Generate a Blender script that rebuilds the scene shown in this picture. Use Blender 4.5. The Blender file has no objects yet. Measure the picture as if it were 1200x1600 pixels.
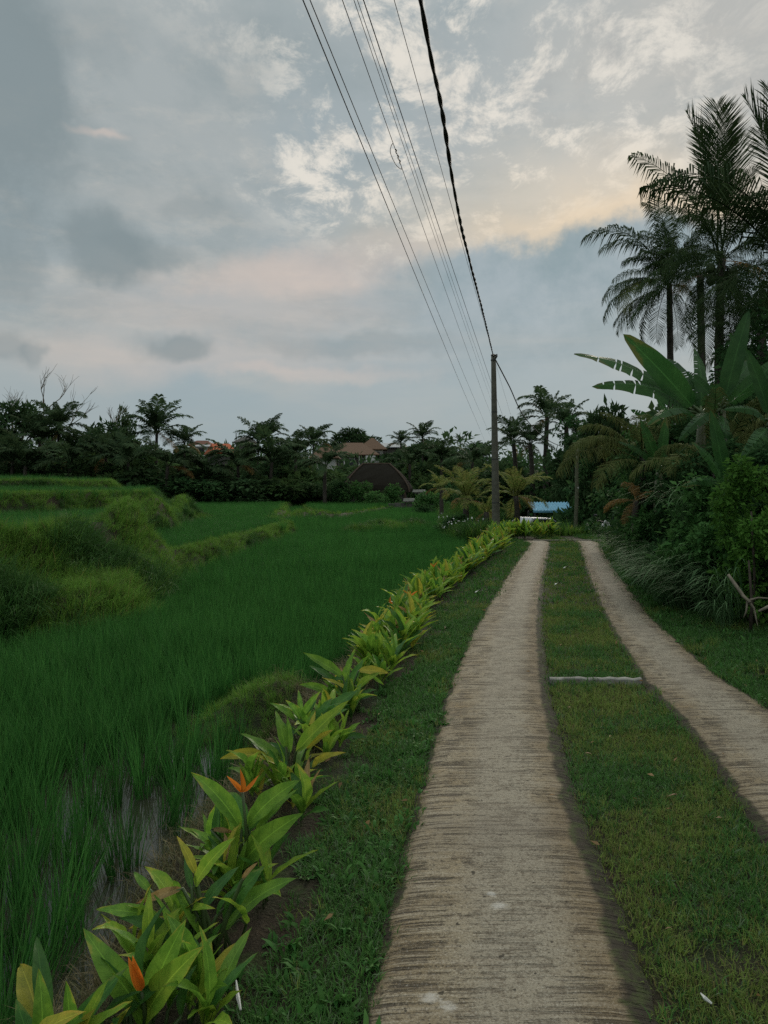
import bpy, bmesh, math, random
import numpy as np
from mathutils import Vector, Matrix, Quaternion

random.seed(7); rng = np.random.default_rng(7)
scene = bpy.context.scene
col = scene.collection
PI = math.pi

# ------------------------------------------------------------------ camera
cam_d = bpy.data.cameras.new('camera'); cam = bpy.data.objects.new('camera', cam_d); col.objects.link(cam)
cam.location = (0, 0, 1.5); cam.rotation_euler = (PI/2, 0, 0)
cam_d.sensor_fit = 'VERTICAL'; cam_d.sensor_height = 36.0; cam_d.lens = 36.0*1160/1600
cam_d.shift_y = -38/1600
cam_d.clip_start = 0.05; cam_d.clip_end = 6000
scene.camera = cam
scene.view_settings.view_transform = 'Standard'
scene.view_settings.look = 'None'
scene.view_settings.exposure = 0.28
scene.cycles.use_denoising = False if hasattr(scene, 'cycles') else None
scene.view_settings.gamma = 1.0
scene.view_settings.use_curve_mapping = False

def lin(r, g, b):
    f = lambda c: (c/255/12.92) if c/255 <= .04045 else ((c/255+.055)/1.055)**2.4
    return (f(r), f(g), f(b), 1.0)

# ------------------------------------------------------------------ node helper
class X:
    """a node socket with arithmetic"""
    def __init__(s, t, k): s.t = t; s.k = k
    def _m(s, op, *a, clamp=False):
        n = s.t.nodes.new('ShaderNodeMath'); n.operation = op; n.use_clamp = clamp
        for i, v in enumerate((s,)+a):
            if isinstance(v, X): s.t.links.new(v.k, n.inputs[i])
            else: n.inputs[i].default_value = v
        return X(s.t, n.outputs[0])
    def __add__(s, o): return s._m('ADD', o)
    __radd__ = __add__
    def __sub__(s, o): return s._m('SUBTRACT', o)
    def __rsub__(s, o): return (s*-1.0)+o
    def __mul__(s, o): return s._m('MULTIPLY', o)
    __rmul__ = __mul__
    def __truediv__(s, o): return s._m('DIVIDE', o)
    def max(s, o): return s._m('MAXIMUM', o)
    def min(s, o): return s._m('MINIMUM', o)
    def pow(s, o): return s._m('POWER', o)
    def exp(s): return s._m('EXPONENT')
    def sqrt(s): return s._m('SQRT')
    def abs(s): return s._m('ABSOLUTE')
    def asin(s): return s._m('ARCSINE')
    def atan2(s, o): return s._m('ARCTAN2', o)
    def clamp(s): return s._m('ADD', 0.0, clamp=True)
    def ss(s, a, b):
        n = s.t.nodes.new('ShaderNodeMapRange'); n.interpolation_type = 'SMOOTHSTEP'
        s.t.links.new(s.k, n.inputs[0]); n.inputs[1].default_value = a; n.inputs[2].default_value = b
        if a > b:
            n.inputs[1].default_value = b; n.inputs[2].default_value = a; n.inputs[3].default_value = 1; n.inputs[4].default_value = 0
        return X(s.t, n.outputs[0])

def noise(t, vec, scale, detail=4, rough=.55, dist=0.0, out=0):
    n = t.nodes.new('ShaderNodeTexNoise'); n.inputs['Scale'].default_value = scale
    n.inputs['Detail'].default_value = detail; n.inputs['Roughness'].default_value = rough
    n.inputs['Distortion'].default_value = dist
    if vec is not None: t.links.new(vec, n.inputs['Vector'])
    return X(t, n.outputs[out])

def mixc(t, fac, a, b):
    n = t.nodes.new('ShaderNodeMix'); n.data_type = 'RGBA'
    for sock, v in ((n.inputs[0], fac), (n.inputs[6], a), (n.inputs[7], b)):
        if isinstance(v, X): t.links.new(v.k, sock)
        elif hasattr(v, 'is_output'): t.links.new(v, sock)
        else: sock.default_value = v
    return n.outputs[2]

def comb(t, x, y, z):
    n = t.nodes.new('ShaderNodeCombineXYZ')
    for i, v in enumerate((x, y, z)):
        if isinstance(v, X): t.links.new(v.k, n.inputs[i])
        else: n.inputs[i].default_value = v
    return n.outputs[0]

# ------------------------------------------------------------------ world: overcast evening sky with broken cloud
SUN_AZ, SUN_EL = math.radians(17), math.radians(24)
world = bpy.data.worlds.new('World'); scene.world = world; world.use_nodes = True
def build_sky():
    t = world.node_tree; t.nodes.clear()
    out = t.nodes.new('ShaderNodeOutputWorld'); bg = t.nodes.new('ShaderNodeBackground')
    t.links.new(bg.outputs[0], out.inputs[0])
    tc = t.nodes.new('ShaderNodeTexCoord'); sep = t.nodes.new('ShaderNodeSeparateXYZ')
    D = tc.outputs['Generated']; t.links.new(D, sep.inputs[0])
    x, y, z = (X(t, sep.outputs[i]) for i in range(3))
    az = x.atan2(y); el = z.min(.9999).max(-.9999).asin()
    def s(px, py):
        a = math.atan2((px-600)/1160, 1); e = math.atan2((762-py)/1160, math.hypot(1, (px-600)/1160))
        return a, e
    wn = noise(t, D, 4.0, 5, .6); wn2 = noise(t, D, 4.6, 5, .6); 
    # second warp from shifted coords
    sh = t.nodes.new('ShaderNodeVectorMath'); sh.operation = 'ADD'; t.links.new(D, sh.inputs[0]); sh.inputs[1].default_value = (3.1, 7.7, 1.3)
    wn2 = noise(t, sh.outputs[0], 4.0, 5, .6)
    wf = noise(t, sh.outputs[0], 14.0, 6, .65)
    azw = az + (wn-.5)*.22; elw = el + (wn2-.5)*.14
    def blob(px, py, rx, ry, soft=.6, fine=.5, ang=0):
        a, e = s(px, py); rx /= 1160; ry /= 1160
        dx = azw-a; dy = elw-e
        if ang:
            c_, s_ = math.cos(ang), math.sin(ang)
            dx, dy = dx*c_+dy*s_, dy*c_-dx*s_
        dx = dx*(1/rx); dy = dy*(1/ry)
        r = (dx*dx+dy*dy).sqrt() + (wf-.5)*fine
        return r.ss(1+soft*.5, 1-soft*.5)
    # planar cloud-deck coordinates
    zz = z.max(0.0)+.16
    plane = comb(t, x/zz, y/zz, 0.0)
    # sky behind the cloud
    sky = t.nodes.new('ShaderNodeTexSky'); sky.sky_type = 'NISHITA'; sky.sun_disc = False
    sky.sun_elevation = SUN_EL; sky.sun_rotation = SUN_AZ
    sc = t.nodes.new('ShaderNodeMix'); sc.data_type = 'RGBA'; sc.blend_type = 'MULTIPLY'; sc.inputs[0].default_value = 1
    t.links.new(sky.outputs[0], sc.inputs[6]); sc.inputs[7].default_value = (.09, .09, .09, 1)
    # layer 1: even veil, cool to warm
    veil_c = lin(148, 163, 169); veil_w = lin(172, 174, 170)
    big = noise(t, D, 2.2, 4, .5).ss(.36, .64)
    strk_v = comb(t, az*1.6, el*9.0, 0.0)
    strk = noise(t, strk_v, 1.6, 5, .55, .4).ss(.42, .72)
    zone = el.ss(.0, .16)*el.ss(.5, .24)
    c = mixc(t, big*.55, veil_c, veil_w)
    c = mixc(t, (strk*zone*.55).clamp(), c, lin(190, 184, 175))
    c = mixc(t, (az.ss(-.1, .5)*el.ss(.14, .5)*.35).clamp(), c, lin(196, 188, 178))
    c = mixc(t, .05, c, sc.outputs[2])
    # soft mottling of the deck
    mot = noise(t, plane, 1.5, 8, .64, .3)
    c = mixc(t, (mot.ss(.44, .66)*.55*el.ss(.08, .28)).clamp(), c, lin(134, 148, 152))
    fine = noise(t, plane, 6.0, 8, .68, .2)
    c = mixc(t, (fine.ss(.48, .7)*.30*el.ss(.1, .3)).clamp(), c, lin(196, 192, 184))
    # warm streaks low left
    for (px, py, rx, ry, k) in ((480, 428, 190, 26, .55), (400, 480, 230, 40, .32), (300, 560, 260, 30, .36), (480, 592, 120, 12, .4), (620, 395, 130, 20, .3), (140, 211, 50, 6, .55)):
        if k: c = mixc(t, blob(px, py, rx, ry, 1.5, 1.0)*k, c, lin(208, 192, 182))
    # bright broken altocumulus
    pw = t.nodes.new('ShaderNodeVectorMath'); pw.operation = 'MULTIPLY'; t.links.new(plane, pw.inputs[0]); pw.inputs[1].default_value = (1.0, .75, 1)
    fl = noise(t, pw.outputs[0], 8.0, 11, .70, .3); fl2 = noise(t, plane, 2.1, 4, .5)
    flk = (fl*.72+fl2*.28)
    zone2 = (blob(690, 110, 250, 180, 1.0, .6)).max(blob(570, 250, 150, 100, .9, .6)).max(blob(870, 230, 270, 190, 1.0, .6)).max(blob(1000, 60, 170, 90, 1.2, .6)*.9).max(blob(760, -160, 600, 150, 1.2, .5)*.7)
    m = (flk.ss(.468, .59)*zone2).clamp()
    c = mixc(t, m*.95, c, lin(224, 219, 209))
    glow = (blob(910, 325, 250, 70, 1.8, .5))
    c = mixc(t, glow*.5, c, lin(226, 212, 190))
    shade = noise(t, sh.outputs[0], 7.5, 6, .62).ss(.5, .66)*blob(960, 190, 260, 150, 1.3, .5)
    c = mixc(t, shade*.35, c, lin(158, 160, 160))
    # big grey-blue cumulus bank, lower right: top edge follows a height curve
    fc = t.nodes.new('ShaderNodeFloatCurve'); cv = fc.mapping.curves[0]
    pts = [(-100, 900), (380, 700), (480, 560), (540, 480), (585, 430), (615, 405), (640, 398), (700, 383), (755, 370), (800, 368), (850, 372), (905, 352), (960, 338), (1010, 325), (1080, 330), (1200, 340), (1500, 420), (1900, 640)]
    arr = []
    for (px, py) in pts:
        a, e = s(px, py); arr.append(((a+1.2)/2.4, e*1.6+.2))
    while len(cv.points) > 2: cv.points.remove(cv.points[1])
    cv.points[0].location = arr[0]; cv.points[-1].location = arr[-1]
    for p in arr[1:-1]: cv.points.new(*p)
    for p in cv.points: p.handle_type = 'VECTOR' if False else 'AUTO'
    fc.mapping.update()
    azs = (az+1.2)*(1/2.4)
    t.links.new(azs.k, fc.inputs['Value'])
    edge = (X(t, fc.outputs[0])-.2)*(1/1.6)
    bump = noise(t, D, 15, 7, .62)
    dlt = edge + (bump-.5)*.075 - el
    bank = dlt.ss(-.006, .022)
    rim = ((dlt*dlt)*(-900.0)).exp()*az.ss(.0, .28)
    c = mixc(t, (rim*.75).clamp(), c, lin(226, 206, 178))
    bfade = el.ss(.10, .29)*az.ss(-.03, .10)
    fill = mixc(t, noise(t, D, 6.5, 7, .66).ss(.34, .66), lin(136, 155, 162), lin(162, 174, 180))
    c = mixc(t, (bank*(bfade*.85+.1)).clamp(), c, fill)
    # low haze band
    c = mixc(t, el.ss(.17, .0)*.75, c, lin(150, 163, 167))
    # dark smaller clouds
    for (px, py, rx, ry, k, f) in ((170, 375, 66, 46, .8, 1.0), (240, 372, 70, 20, .55, 1.0), (278, 535, 62, 26, .65, .6), (570, 545, 110, 20, .35, .9), (20, 385, 40, 60, .4, .7), (70, 548, 22, 22, .5, .6), (15, 540, 40, 26, .5, .6),
                               (-20, 110, 90, 160, .85, 1.3), (100, 50, 110, 40, .3, 1.1), (330, 320, 60, 16, .3, .7), (-420, 300, 260, 120, .6, .8), (1750, 250, 260, 120, .5, .8)):
        c = mixc(t, blob(px, py, rx, ry, .85, f*1.05)*k, c, lin(128, 141, 145))
    c = mixc(t, z.ss(.0, -.08), c, lin(96, 104, 100))
    t.links.new(c, bg.inputs[0]); t.links.new(((z.ss(.50, .95)*1.7+1.0)*.86).k, bg.inputs[1])   # an overcast sky is brightest overhead
build_sky()
sun_d = bpy.data.lights.new('sun', 'SUN'); sun_d.energy = 1.5; sun_d.angle = math.radians(22); sun_d.color = (1, .9, .76)
sun = bpy.data.objects.new('sun', sun_d); col.objects.link(sun)
sd = Vector((math.sin(SUN_AZ)*math.cos(SUN_EL), math.cos(SUN_AZ)*math.cos(SUN_EL), math.sin(SUN_EL)))
sun.rotation_euler = sd.to_track_quat('Z', 'Y').to_euler(); sun.location = (0, 0, 60)

# ------------------------------------------------------------------ object helpers
def P(px, py, d):                       # a point seen at (px, py) in the photograph, d metres away
    return Vector(((px-600)/1160*d, d, 1.5-(py-762)/1160*d))
def G(px, py, z=0.0):
    return P(px, py, (1.5-z)*1160/(py-762))

def tag(o, label=None, cat=None, group=None, kind=None):
    if label: o['label'] = label
    if cat: o['category'] = cat
    if group: o['group'] = group
    if kind: o['kind'] = kind
    return o
def empty(name, loc, label, cat, group=None, rz=0):
    o = bpy.data.objects.new(name, None); col.objects.link(o); o.location = loc; o.rotation_euler = (0, 0, rz)
    o.empty_display_size = .1
    return tag(o, label, cat, group)
def link(name, me, parent=None, loc=None, rot=None, scale=None):
    o = bpy.data.objects.new(name, me); col.objects.link(o)
    if parent: o.parent = parent
    if loc is not None: o.location = loc
    if rot is not None:
        if isinstance(rot, Quaternion): o.rotation_mode = 'QUATERNION'; o.rotation_quaternion = rot
        else: o.rotation_euler = rot
    if scale is not None: o.scale = (scale,)*3 if not hasattr(scale, '__len__') else scale
    return o
def np_mesh(name, v, f, mat, uv=None, smooth=False):
    """v (n,3); f list of int arrays (m,k) with one k each"""
    me = bpy.data.meshes.new(name)
    if not isinstance(f, (list, tuple)): f = [f]
    f = [np.asarray(a, dtype=np.int32) for a in f if len(a)]
    v = np.asarray(v, dtype=np.float32)
    me.vertices.add(len(v)); me.vertices.foreach_set('co', v.ravel())
    lv = np.concatenate([a.ravel() for a in f]); tot = np.concatenate([np.full(len(a), a.shape[1], np.int32) for a in f])
    st = np.concatenate([[0], np.cumsum(tot)[:-1]]).astype(np.int32)
    me.loops.add(len(lv)); me.polygons.add(len(tot))
    me.loops.foreach_set('vertex_index', lv); me.polygons.foreach_set('loop_start', st); me.polygons.foreach_set('loop_total', tot)
    if uv is not None:
        l = me.uv_layers.new(name='UVMap'); l.data.foreach_set('uv', np.asarray(uv, np.float32)[lv].ravel())
    if smooth: me.polygons.foreach_set('use_smooth', np.ones(len(tot), bool))
    me.update(calc_edges=True); me.validate()
    if mat: me.materials.append(mat)
    return me
class MB:
    def __init__(s): s.v = []; s.f = []
    def add(s, v, f):
        b = len(s.v); s.v += [tuple(p) for p in v]; s.f += [[b+i for i in q] for q in f]
    def box(s, c, size, rz=0, taper=1.0):
        cx, cy, cz = c; a, b, h = (k/2 for k in size); ca, sa = math.cos(rz), math.sin(rz); v = []
        for dz in (-1, 1):
            k = taper if dz > 0 else 1
            for dx, dy in ((-1, -1), (1, -1), (1, 1), (-1, 1)):
                X_, Y_ = dx*a*k, dy*b*k; v.append((cx+X_*ca-Y_*sa, cy+X_*sa+Y_*ca, cz+dz*h))
        s.add(v, [(3, 2, 1, 0), (4, 5, 6, 7), (0, 1, 5, 4), (1, 2, 6, 5), (2, 3, 7, 6), (3, 0, 4, 7)])
    def tube(s, pts, rad, n=8, cap=True):
        pts = [Vector(p) for p in pts]; rad = rad if hasattr(rad, '__len__') else [rad]*len(pts)
        rings = []; up = Vector((.3, .2, 1)).normalized(); prev = None
        for i, p in enumerate(pts):
            tg = (pts[min(i+1, len(pts)-1)]-pts[max(i-1, 0)]).normalized()
            if prev is None:
                a = tg.cross(up); a = a.normalized() if a.length > 1e-3 else tg.orthogonal().normalized()
            else:
                a = (prev-tg*prev.dot(tg)).normalized()
            prev = a; b = tg.cross(a)
            rings.append([p+(a*math.cos(2*PI*k/n)+b*math.sin(2*PI*k/n))*rad[i] for k in range(n)])
        v = [q for r in rings for q in r]; f = []
        for i in range(len(pts)-1):
            for k in range(n):
                f.append((i*n+k, i*n+(k+1) % n, (i+1)*n+(k+1) % n, (i+1)*n+k))
        if cap: f += [tuple(range(n))[::-1], tuple(range((len(pts)-1)*n, len(pts)*n))]
        s.add(v, f)
    def mesh(s, name, mat, smooth=False):
        me = bpy.data.meshes.new(name); me.from_pydata(s.v, [], s.f); me.update()
        if smooth: me.polygons.foreach_set('use_smooth', [True]*len(me.polygons))
        if mat: me.materials.append(mat)
        return me
    def build(s, name, mat, parent=None, smooth=False, **k):
        return link(name, s.mesh(name, mat, smooth), parent, **k)

# ------------------------------------------------------------------ materials
def new_mat(name):
    m = bpy.data.materials.new(name); m.use_nodes = True; t = m.node_tree; t.nodes.clear()
    o = t.nodes.new('ShaderNodeOutputMaterial'); return m, t, o
def pbsdf(t, o, colr, rough=.7, spec=.3, bump=None, bstr=.3, bdist=.02):
    b = t.nodes.new('ShaderNodeBsdfPrincipled')
    if hasattr(colr, 'is_output'): t.links.new(colr, b.inputs['Base Color'])
    else: b.inputs['Base Color'].default_value = colr
    if isinstance(rough, X): t.links.new(rough.k, b.inputs['Roughness'])
    else: b.inputs['Roughness'].default_value = rough
    b.inputs['Specular IOR Level'].default_value = spec
    if bump is not None:
        n = t.nodes.new('ShaderNodeBump'); n.inputs['Strength'].default_value = bstr; n.inputs['Distance'].default_value = bdist
        t.links.new(bump.k, n.inputs['Height']); t.links.new(n.outputs[0], b.inputs['Normal'])
    if o is not None: t.links.new(b.outputs[0], o.inputs[0])
    return b
def leaf_mat(name, ca, cb, trans=.35, rough=.45, spec=.35, mode='island', cc=None, stalk=None):
    """foliage: colour runs from ca to cb by leaf (island) or by copy (object)"""
    m, t, o = new_mat(name)
    if mode == 'island':
        g = t.nodes.new('ShaderNodeNewGeometry'); r = X(t, g.outputs['Random Per Island'])
    else:
        g = t.nodes.new('ShaderNodeObjectInfo'); r = X(t, g.outputs['Random'])
    oi = t.nodes.new('ShaderNodeObjectInfo')
    c = mixc(t, r, ca, cb)
    if cc is not None: c = mixc(t, r.ss(.86, .97), c, cc)
    hs = t.nodes.new('ShaderNodeHueSaturation'); t.links.new(c, hs.inputs['Color'])
    v = X(t, oi.outputs['Random'])*.5+.75
    t.links.new(v.k, hs.inputs['Value'])
    c = hs.outputs[0]
    b = pbsdf(t, None, c, rough, spec)
    tr = t.nodes.new('ShaderNodeBsdfTranslucent'); t.links.new(c, tr.inputs[0])
    mx = t.nodes.new('ShaderNodeMixShader'); mx.inputs[0].default_value = trans
    t.links.new(b.outputs[0], mx.inputs[1]); t.links.new(tr.outputs[0], mx.inputs[2]); t.links.new(mx.outputs[0], o.inputs[0])
    return m
def solid(name, c, rough=.7, spec=.3, nscale=8, var=.35, bstr=.2, metal=0):
    m, t, o = new_mat(name); tc = t.nodes.new('ShaderNodeTexCoord')
    n = noise(t, tc.outputs['Object'], nscale, 6, .6)
    dark = tuple(k*(1-var) for k in c[:3])+(1,)
    b = pbsdf(t, o, mixc(t, n.ss(.3, .7), dark, c), rough, spec, noise(t, tc.outputs['Object'], nscale*4, 4), bstr, .01)
    b.inputs['Metallic'].default_value = metal
    return m
M = {}
M['rice'] = leaf_mat('rice_blade', (.022, .100, .020, 1), (.060, .180, .038, 1), .42, .6, .08)
M['bankgrass'] = leaf_mat('bank_grass', (.075, .190, .026, 1), (.150, .270, .044, 1), .4, .65, .10, cc=(.17, .16, .06, 1))
M['darkgrass'] = leaf_mat('dark_grass', (.030, .090, .022, 1), (.058, .130, .030, 1), .35, .6, .10)
M['lawn'] = leaf_mat('lawn_blade', (.090, .175, .030, 1), (.185, .240, .062, 1), .38, .7, .08, cc=(.19, .17, .07, 1))
M['lawn_green'] = leaf_mat('lawn_green_blade', (.038, .130, .026, 1), (.080, .180, .042, 1), .35, .65, .12, cc=(.13, .18, .10, 1))
M['arch'] = leaf_mat('arching_blade', (.050, .115, .042, 1), (.105, .180, .080, 1), .3, .65, .08)
M['palm'] = leaf_mat('palm_leaflet', (.024, .050, .019, 1), (.050, .080, .027, 1), .25, .75, .05)
M['palm_far'] = leaf_mat('palm_leaflet_far', (.030, .060, .026, 1), (.055, .088, .036, 1), .3, .75, .05)
M['palm_gold'] = leaf_mat('palm_leaflet_golden', (.110, .180, .036, 1), (.230, .225, .070, 1), .35, .75, .05)
M['palm_olive'] = leaf_mat('palm_leaflet_olive', (.075, .105, .030, 1), (.135, .150, .052, 1), .3, .75, .05)
M['palm_dead'] = leaf_mat('palm_leaflet_dry', (.17, .10, .03, 1), (.26, .14, .04, 1), .3, .6, .2)
M['crown'] = leaf_mat('tree_leaf', (.030, .066, .027, 1), (.056, .098, .038, 1), .3, .8, .03)
M['crown2'] = leaf_mat('tree_leaf_mid', (.046, .095, .032, 1), (.078, .130, .044, 1), .3, .8, .03)
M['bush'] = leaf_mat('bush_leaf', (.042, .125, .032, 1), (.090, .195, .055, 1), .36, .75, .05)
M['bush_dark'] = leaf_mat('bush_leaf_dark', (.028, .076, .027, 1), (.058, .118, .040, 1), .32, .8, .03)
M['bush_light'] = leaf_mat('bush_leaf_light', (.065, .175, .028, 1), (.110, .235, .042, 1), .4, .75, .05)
M['stem'] = solid('green_stem', (.06, .10, .03, 1), .5, .4)
M['pseudostem'] = solid('banana_stem', (.09, .10, .045, 1), .5, .4, 5, .5)
M['bark'] = solid('bark', (.075, .062, .048, 1), .9, .1, 6, .5, .6)
M['palmbark'] = solid('palm_bark', (.085, .075, .062, 1), .9, .1, 5, .5, .6)
M['palebark'] = solid('pale_bark', (.22, .19, .14, 1), .85, .15, 9, .45, .5)
M['dryleaf'] = leaf_mat('dry_leaf', (.20, .12, .05, 1), (.30, .19, .09, 1), .3, .6, .2)
M['white'] = solid('white_paint', (.62, .62, .58, 1), .7, .3, 3, .25)
M['pole'] = solid('weathered_concrete_pole', (.15, .145, .115, 1), .9, .2, 7, .35, .3)
M['poletimber'] = solid('mossy_pole', (.15, .155, .10, 1), .9, .2, 7, .35, .3)
M['cable'] = solid('cable_black', (.018, .017, .016, 1), .6, .3)
M['wire'] = solid('wire_grey', (.05, .05, .05, 1), .5, .4)
M['iron'] = solid('iron', (.06, .06, .058, 1), .6, .4)
M['rubber'] = solid('tyre_rubber', (.02, .02, .02, 1), .8, .3)
M['stone'] = solid('dark_stone', (.13, .125, .11, 1), .9, .2, 4, .5, .5)
M['wood'] = solid('dark_wood', (.09, .06, .04, 1), .8, .2, 6, .4)
M['glass'] = solid('window_glass', (.03, .035, .04, 1), .15, .5, 2, .2, 0)
M['thatch'] = solid('thatch', (.024, .021, .015, 1), .95, .1, 14, .5, .8)
M['thatchcap'] = solid('thatch_ridge', (.10, .075, .055, 1), .95, .1, 9, .4, .5)
M['tile'] = solid('brown_tile', (.19, .12, .078, 1), .85, .2, 9, .4, .5)
M['orangetile'] = solid('orange_tile', (.48, .13, .055, 1), .8, .2, 8, .3, .4)
M['redtile'] = solid('red_tile', (.17, .075, .05, 1), .85, .2, 8, .4, .4)
M['metalroof'] = solid('grey_metal_roof', (.34, .36, .36, 1), .5, .4, 3, .25)
M['bluetarp'] = solid('blue_roof', (.16, .40, .54, 1), .45, .4, 3, .25)
M['silver'] = solid('silver_paint', (.42, .44, .45, 1), .3, .5, 2, .1, 0)
M['plasticwhite'] = solid('white_fairing', (.7, .7, .7, 1), .3, .5, 2, .1, 0)
M['black'] = solid('black_plastic', (.02, .02, .02, 1), .5, .4)
M['orangeflower'] = leaf_mat('flower_bract', (.62, .16, .02, 1), (.70, .24, .03, 1), .3, .45, .3)

def helico_mat(name, ca, cb, edge):
    """a broad glossy leaf: side veins, pale midrib, worn yellow or brown along the margin and in blotches"""
    m, t, o = new_mat(name)
    uvn = t.nodes.new('ShaderNodeUVMap'); uvn.uv_map = 'UVMap'; sp = t.nodes.new('ShaderNodeSeparateXYZ'); t.links.new(uvn.outputs[0], sp.inputs[0])
    u, v = X(t, sp.outputs[0]), X(t, sp.outputs[1])          # u: -1..1 across, v: 0..1 along
    oi = t.nodes.new('ShaderNodeObjectInfo'); r = X(t, oi.outputs['Random'])
    tc = t.nodes.new('ShaderNodeTexCoord')
    off = t.nodes.new('ShaderNodeVectorMath'); off.operation = 'ADD'; t.links.new(tc.outputs['Object'], off.inputs[0]); t.links.new(comb(t, r*37.0, r*11.0, r*5.0), off.inputs[1])
    bl = noise(t, off.outputs[0], 5.0, 5, .6)
    au = u.abs()
    vein = noise(t, comb(t, (v-au*.12)*70.0, u*.8, r*9.0), 1.0, 2, .5)
    c = mixc(t, bl.ss(.35, .65), ca, cb)
    c = mixc(t, vein.ss(.5, .68)*.35, c, tuple(k*.6 for k in ca[:3])+(1,))
    c = mixc(t, au.ss(.07, .02)*.6, c, tuple(min(1, k*1.7) for k in cb[:3])+(1,))
    wear = ((au*.5+v.ss(.5, 1.05)*.6)+(bl-.5)*1.6+(r-.5)*.5).ss(.78, 1.02)
    c = mixc(t, wear*.85, c, edge)
    sp_ = noise(t, off.outputs[0], 60.0, 2, .5)
    c = mixc(t, sp_.ss(.68, .73)*.35, c, (.09, .06, .02, 1))
    hs = t.nodes.new('ShaderNodeHueSaturation'); t.links.new(c, hs.inputs['Color']); t.links.new((r*.45+.78).k, hs.inputs['Value']); c = hs.outputs[0]
    b = pbsdf(t, None, c, .42, .25, vein, .25, .004)
    tr = t.nodes.new('ShaderNodeBsdfTranslucent'); t.links.new(c, tr.inputs[0])
    mx = t.nodes.new('ShaderNodeMixShader'); mx.inputs[0].default_value = .45
    t.links.new(b.outputs[0], mx.inputs[1]); t.links.new(tr.outputs[0], mx.inputs[2]); t.links.new(mx.outputs[0], o.inputs[0])
    return m
M['banana'] = helico_mat('banana_leaf', (.028, .088, .022, 1), (.042, .118, .030, 1), (.10, .11, .03, 1))
HM = {'g': helico_mat('broad_leaf_green', (.105, .235, .026, 1), (.175, .335, .038, 1), (.30, .32, .045, 1)),
      'd': helico_mat('broad_leaf_deep_green', (.042, .135, .024, 1), (.070, .180, .032, 1), (.13, .20, .04, 1)),
      'l': helico_mat('broad_leaf_lime', (.16, .30, .030, 1), (.26, .38, .042, 1), (.36, .34, .045, 1)),
      'y': helico_mat('broad_leaf_yellow', (.28, .29, .035, 1), (.40, .37, .045, 1), (.45, .34, .05, 1)),
      'b': helico_mat('broad_leaf_dry', (.26, .17, .06, 1), (.33, .23, .10, 1), (.16, .07, .03, 1))}

# ------------------------------------------------------------------ plan of the place (y = metres ahead of the camera)
def edge_line(pxs):
    pts = sorted([tuple(G(a, b))[:2] for a, b in pxs], key=lambda p: p[1]); ys = [p[1] for p in pts]; xs = [p[0] for p in pts]
    s0 = (xs[1]-xs[0])/max(ys[1]-ys[0], .3)*.6; s1 = (xs[-1]-xs[-3])/(ys[-1]-ys[-3])
    ys = [-6]+ys+[40]; xs = [xs[0]-s0*(ys[1]+6)*.5]+xs+[xs[-1]+s1*(40-ys[-1])]
    yd = np.linspace(-6, 40, 2301); xd = np.interp(yd, ys, xs)
    k = np.hanning(25); k /= k.sum(); xs_ = np.convolve(np.pad(xd, 12, mode='edge'), k, 'valid')
    return lambda y: np.interp(y, yd, xs_)
xLl = edge_line([(558, 1600), (592, 1480), (636, 1300), (676, 1150), (708, 1050), (738, 985), (772, 930), (802, 885), (828, 850)])
xLr = edge_line([(1036, 1600), (976, 1430), (916, 1290), (880, 1170), (857, 1070), (850, 1000), (849, 950), (852, 900), (862, 848)])
xRl = edge_line([(1330, 1500), (1200, 1330), (1150, 1255), (1092, 1168), (1050, 1118), (1012, 1080), (985, 1040), (962, 1000), (936, 950), (917, 900), (902, 848)])
xRr = edge_line([(1330, 1215), (1200, 1102), (1130, 1062), (1070, 1010), (1020, 965), (985, 920), (955, 880), (936, 848)])
_hy = [-6, 1.5, 2.1, 2.45, 3.0, 3.95, 5.3, 6.3, 8.8, 12.6, 18.1, 22, 24, 28, 32, 46, 62, 90]
_hx = [-.9, -.74, -.64, -.56, -.52, -.42, -.19, 0, .43, 1.28, 2.8, 3.3, 3.1, 2.8, 3.1, 4.1, 4.9, 6.5]
xh = lambda y: np.interp(y, _hy, _hx)                                     # line of the planted row, then the garden's edge
_ry = [-6, 7.0, 8.8, 12.6, 19.8, 26, 40]; _rx = [3.0, 3.55, 3.62, 4.25, 5.9, 7.6, 11.5]
xrf = lambda y: np.interp(y, _ry, _rx)                                    # foot of the thicket on the right
PATH_END = 20.7
def sdist(poly, x, y):
    """signed distance, positive inside"""
    p = np.array(poly); n = len(p); d = np.full(x.shape, 1e9); ins = np.zeros(x.shape, bool)
    for i in range(n):
        a, b = p[i], p[(i+1) % n]; e = b-a; L = max(e@e, 1e-9)
        k = np.clip(((x-a[0])*e[0]+(y-a[1])*e[1])/L, 0, 1)
        d = np.minimum(d, np.hypot(x-a[0]-k*e[0], y-a[1]-k*e[1]))
        c = ((a[1] > y) != (b[1] > y)) & (x < (b[0]-a[0])*(y-a[1])/((b[1]-a[1]) if abs(b[1]-a[1]) > 1e-9 else 1e-9)+a[0])
        ins ^= c
    return np.where(ins, d, -d)
T1 = [(-60, 8.4), (-8, 8.2), (-4.7, 8.3), (-3.9, 9.2), (-3.75, 11), (-4.1, 14), (-4.35, 16), (-4.1, 18.5), (-3.9, 21), (-3.7, 25), (-3.6, 29), (-4.3, 31.5), (-5.2, 36), (-5.9, 45), (-8, 60), (-9, 80), (-60, 80)]
T2 = [(-60, 8.9), (-8, 9.0), (-5.4, 9.4), (-5.1, 11.5), (-4.9, 14), (-5.3, 15.6), (-6.3, 17), (-7.3, 20), (-7.0, 23.5), (-7.6, 27), (-8.6, 33), (-12, 42), (-60, 48)]
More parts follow.
